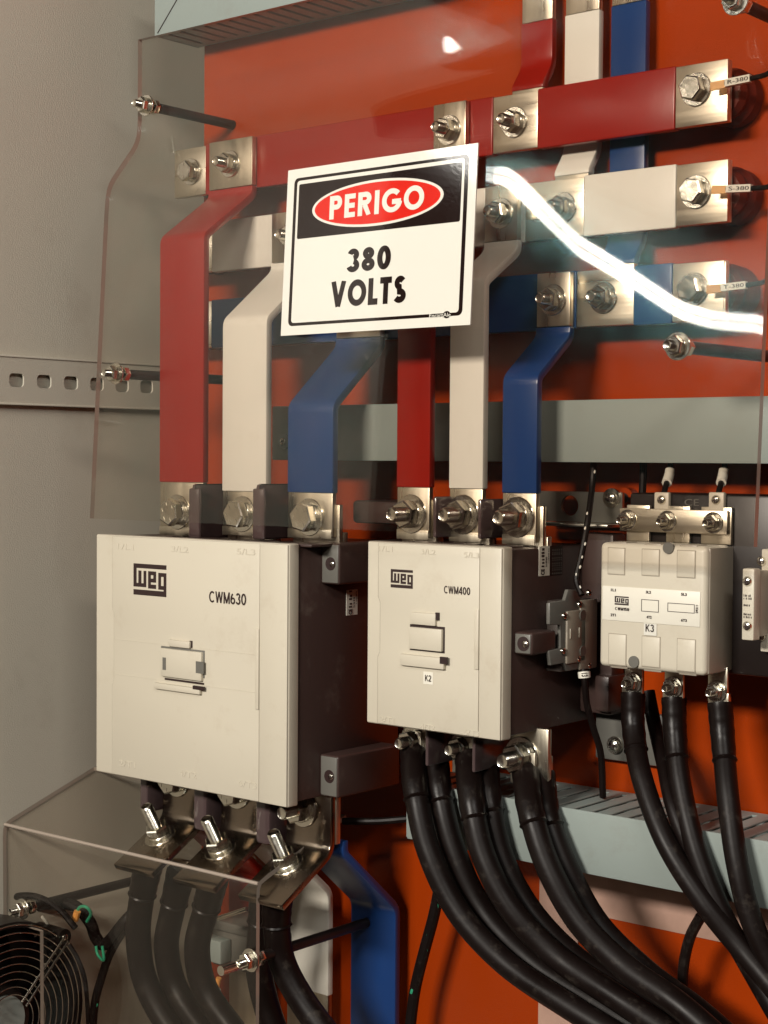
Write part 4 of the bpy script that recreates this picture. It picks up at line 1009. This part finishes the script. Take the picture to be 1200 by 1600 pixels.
# ------------------------------------------------------------------ fan on the side wall
fc = atx(14, 1600, XW+.045); FR = .092
fan = thing('cabinet_fan', 'black axial fan with wire guard on the cabinet side wall', 'fan', (XW, fc.y, fc.z-FR))
xf = XW+.044
def ring_tube(r, rr, xx, seg=56, a0=0, a1=2*math.pi):
    full = a1-a0 > 6.28; n = seg if full else max(8, int(seg*(a1-a0)/6.28))
    pts = [Vector((xx, fc.y+r*math.cos(a0+(a1-a0)*k/n), fc.z+r*math.sin(a0+(a1-a0)*k/n))) for k in range(n+1)]
    return tube(pts, rr, 8, cap=not full)
bm = nb(); n = 48
for r0, r1, xa_, xb_ in ((FR*.97, FR*1.03, XW, xf-.004),):
    rings = [[bm.verts.new((xx, fc.y+rr*math.cos(2*math.pi*k/n), fc.z+rr*math.sin(2*math.pi*k/n))) for k in range(n)] for rr, xx in ((r0, xa_), (r0, xb_), (r1, xb_), (r1, xa_))]
    for i in range(4):
        A, B = rings[i], rings[(i+1) % 4]
        for k in range(n): bm.faces.new((A[k], A[(k+1) % n], B[(k+1) % n], B[k]))
obj('frame', bm, 'black', fan)
obj('back_plate', cyl((XW+.0002, fc.y, fc.z), (XW+.002, fc.y, fc.z), FR*.965, 48), 'black', fan)
for i in range(10): obj('guard_ring', ring_tube(FR*(.30+.078*i), .00062, xf+.002-.0008*max(0, i-6)**1.5), 'guard', fan)
for k in range(4):
    a_ = R(45+90*k); d = Vector((0, math.cos(a_), math.sin(a_))); s_ = Vector((0, -math.sin(a_), math.cos(a_)))
    for q in (-1, 1):
        c_ = Vector((xf+.0036, fc.y, fc.z)); obj('guard_strut', tube([c_+d*FR*.24+s_*q*.0035, c_+d*FR*1.02+s_*q*.0035], .0012, 8), 'guard', fan)
    c_ = Vector((xf-.004, fc.y, fc.z))+d*FR*1.04; obj('mount_lug', cyl(c_-Vector((.036, 0, 0)), c_+Vector((.004, 0, 0)), .008, 16), 'black', fan)
    screw(fan, c_+Vector((.004, 0, 0)), (1, 0, 0), .0036)
me = lathe_mesh([(0, 0), (FR*.36, 0), (FR*.36, .030), (FR*.33, .033), (0, .033)], 36, 'hub'); me.materials.append(M['black'])
o = link(me, 'hub', fan); o.location = Vector((XW+.003, fc.y, fc.z))-WL[fan.name]; o.rotation_euler = (0, R(90), 0)
obj('hub_label', cyl((XW+.036, fc.y, fc.z), (XW+.0372, fc.y, fc.z), FR*.27, 32), 'hub', fan)
for k in range(7):
    bm = nb(); a_ = 2*math.pi*k/7; G = []
    for i in range(5):
        r = FR*(.36+.58*i/4); row = []
        for j in range(4):
            t_ = a_+(j/3-.5)*.62+i*.07; xx = XW+.010+.020*j/3
            row.append((xx, fc.y+r*math.cos(t_), fc.z+r*math.sin(t_)))
        G.append(row)
    F = [[bm.verts.new(p) for p in row] for row in G]; Bk = [[bm.verts.new((p[0]+.0015, p[1], p[2])) for p in row] for row in G]
    for i in range(4):
        for j in range(3):
            bm.faces.new((F[i][j], F[i+1][j], F[i+1][j+1], F[i][j+1])); bm.faces.new((Bk[i][j], Bk[i][j+1], Bk[i+1][j+1], Bk[i+1][j]))
    obj('blade', bm, 'black', fan)
wire('black fan lead arching above the fan guard', [(40, 1420, 1.03), (75, 1412, 1.035), (115, 1415, 1.04), (140, 1440, 1.045), (150, 1465, 1.05), (165, 1475, 1.055), (195, 1440, 1.06), (215, 1420, 1.07)], .006)
wire('green earth wire curl beside the fan lead', [(119, 1426, 1.03), (126, 1417, 1.03), (136, 1418, 1.03), (142, 1428, 1.035), (136, 1440, 1.04)], .0016, 'green')
wire('short orange ferrule on the green earth wire', [(121, 1424, 1.028), (117, 1438, 1.028)], .0034, 'yellow')
wire('green flecked braided wire hanging right of the fan', [(195, 1450, 1.06), (172, 1490, 1.06), (158, 1530, 1.06), (148, 1570, 1.06), (142, 1640, 1.06)], .0042, flecks='green')
wire('thin green wire loop hanging right of the fan', [(150, 1478, 1.045), (153, 1492, 1.045), (162, 1500, 1.045), (160, 1478, 1.045)], .0014, 'green')
wire('wire with white printed sleeve above the fan guard', [(20, 1430, 1.02), (34, 1440, 1.02), (48, 1452, 1.02), (56, 1462, 1.02)], .002, 'label', sleeve=(.3, .9))

wire('thin black lead crossing in front of the fan top', [(0, 1412, 1.0), (28, 1400, 1.005), (60, 1402, 1.01), (92, 1420, 1.015), (118, 1450, 1.02)], .0032)
wire('thin black lead hanging from the fan corner lug', [(108, 1476, .998), (122, 1500, 1.0), (134, 1540, 1.002), (140, 1640, 1.005)], .0022)
wire('thin white lead tucked behind the fan lead', [(66, 1432, 1.03), (74, 1445, 1.03), (62, 1456, 1.03)], .0017, 'label')
p = at(985, 778, YP); hb = thing('panel_boss', 'small orange threaded boss on the panel beside the steel bracket', 'boss', (p.x, YP, p.z))
obj('collar', cyl((p.x, YP-.0002, p.z), (p.x, YP-.010, p.z), .0085, 24), 'orange', hb); obj('hole', cyl((p.x, YP-.0098, p.z), (p.x, YP-.0104, p.z), .0042, 18), 'print', hb)
p = at(446, 690, yd); ds = thing('duct_rivet', 'grey rivet on the left end of the mid height duct', 'rivet', (p.x, yd, p.z))
obj('head', cyl((p.x, yd-.0002, p.z), (p.x, yd-.003, p.z), .007, 24), 'duct', ds); screw(ds, (p.x, yd-.003, p.z), (0, -1, 0), .0036)
# ------------------------------------------------------------------ the twin tube lamp mirrored in the clear cover
tl = thing('tube_lamp', 'twin white tube lamp seen mirrored as the bright streak in the cover', 'lamp', (-2.17, -1.45, .8))
em = bpy.data.materials.new('tube_light'); em.use_nodes = True; nt = em.node_tree; nt.nodes.remove(nt.nodes['Principled BSDF'])
en = nt.nodes.new('ShaderNodeEmission'); en.inputs[0].default_value = (1, .96, .88, 1); en.inputs[1].default_value = 24; nt.links.new(en.outputs[0], nt.nodes['Material Output'].inputs[0])
for k in (-1, 1):
    obj('tube', cyl((-1.977, -.45, .80+.0135*k), (-2.444, -2.65, .80+.0135*k), .0100, 16), em, tl)
obj('housing', bx((-2.40, -2.6, .87), (-2.02, -.45, .90), .004), 'duct', tl)
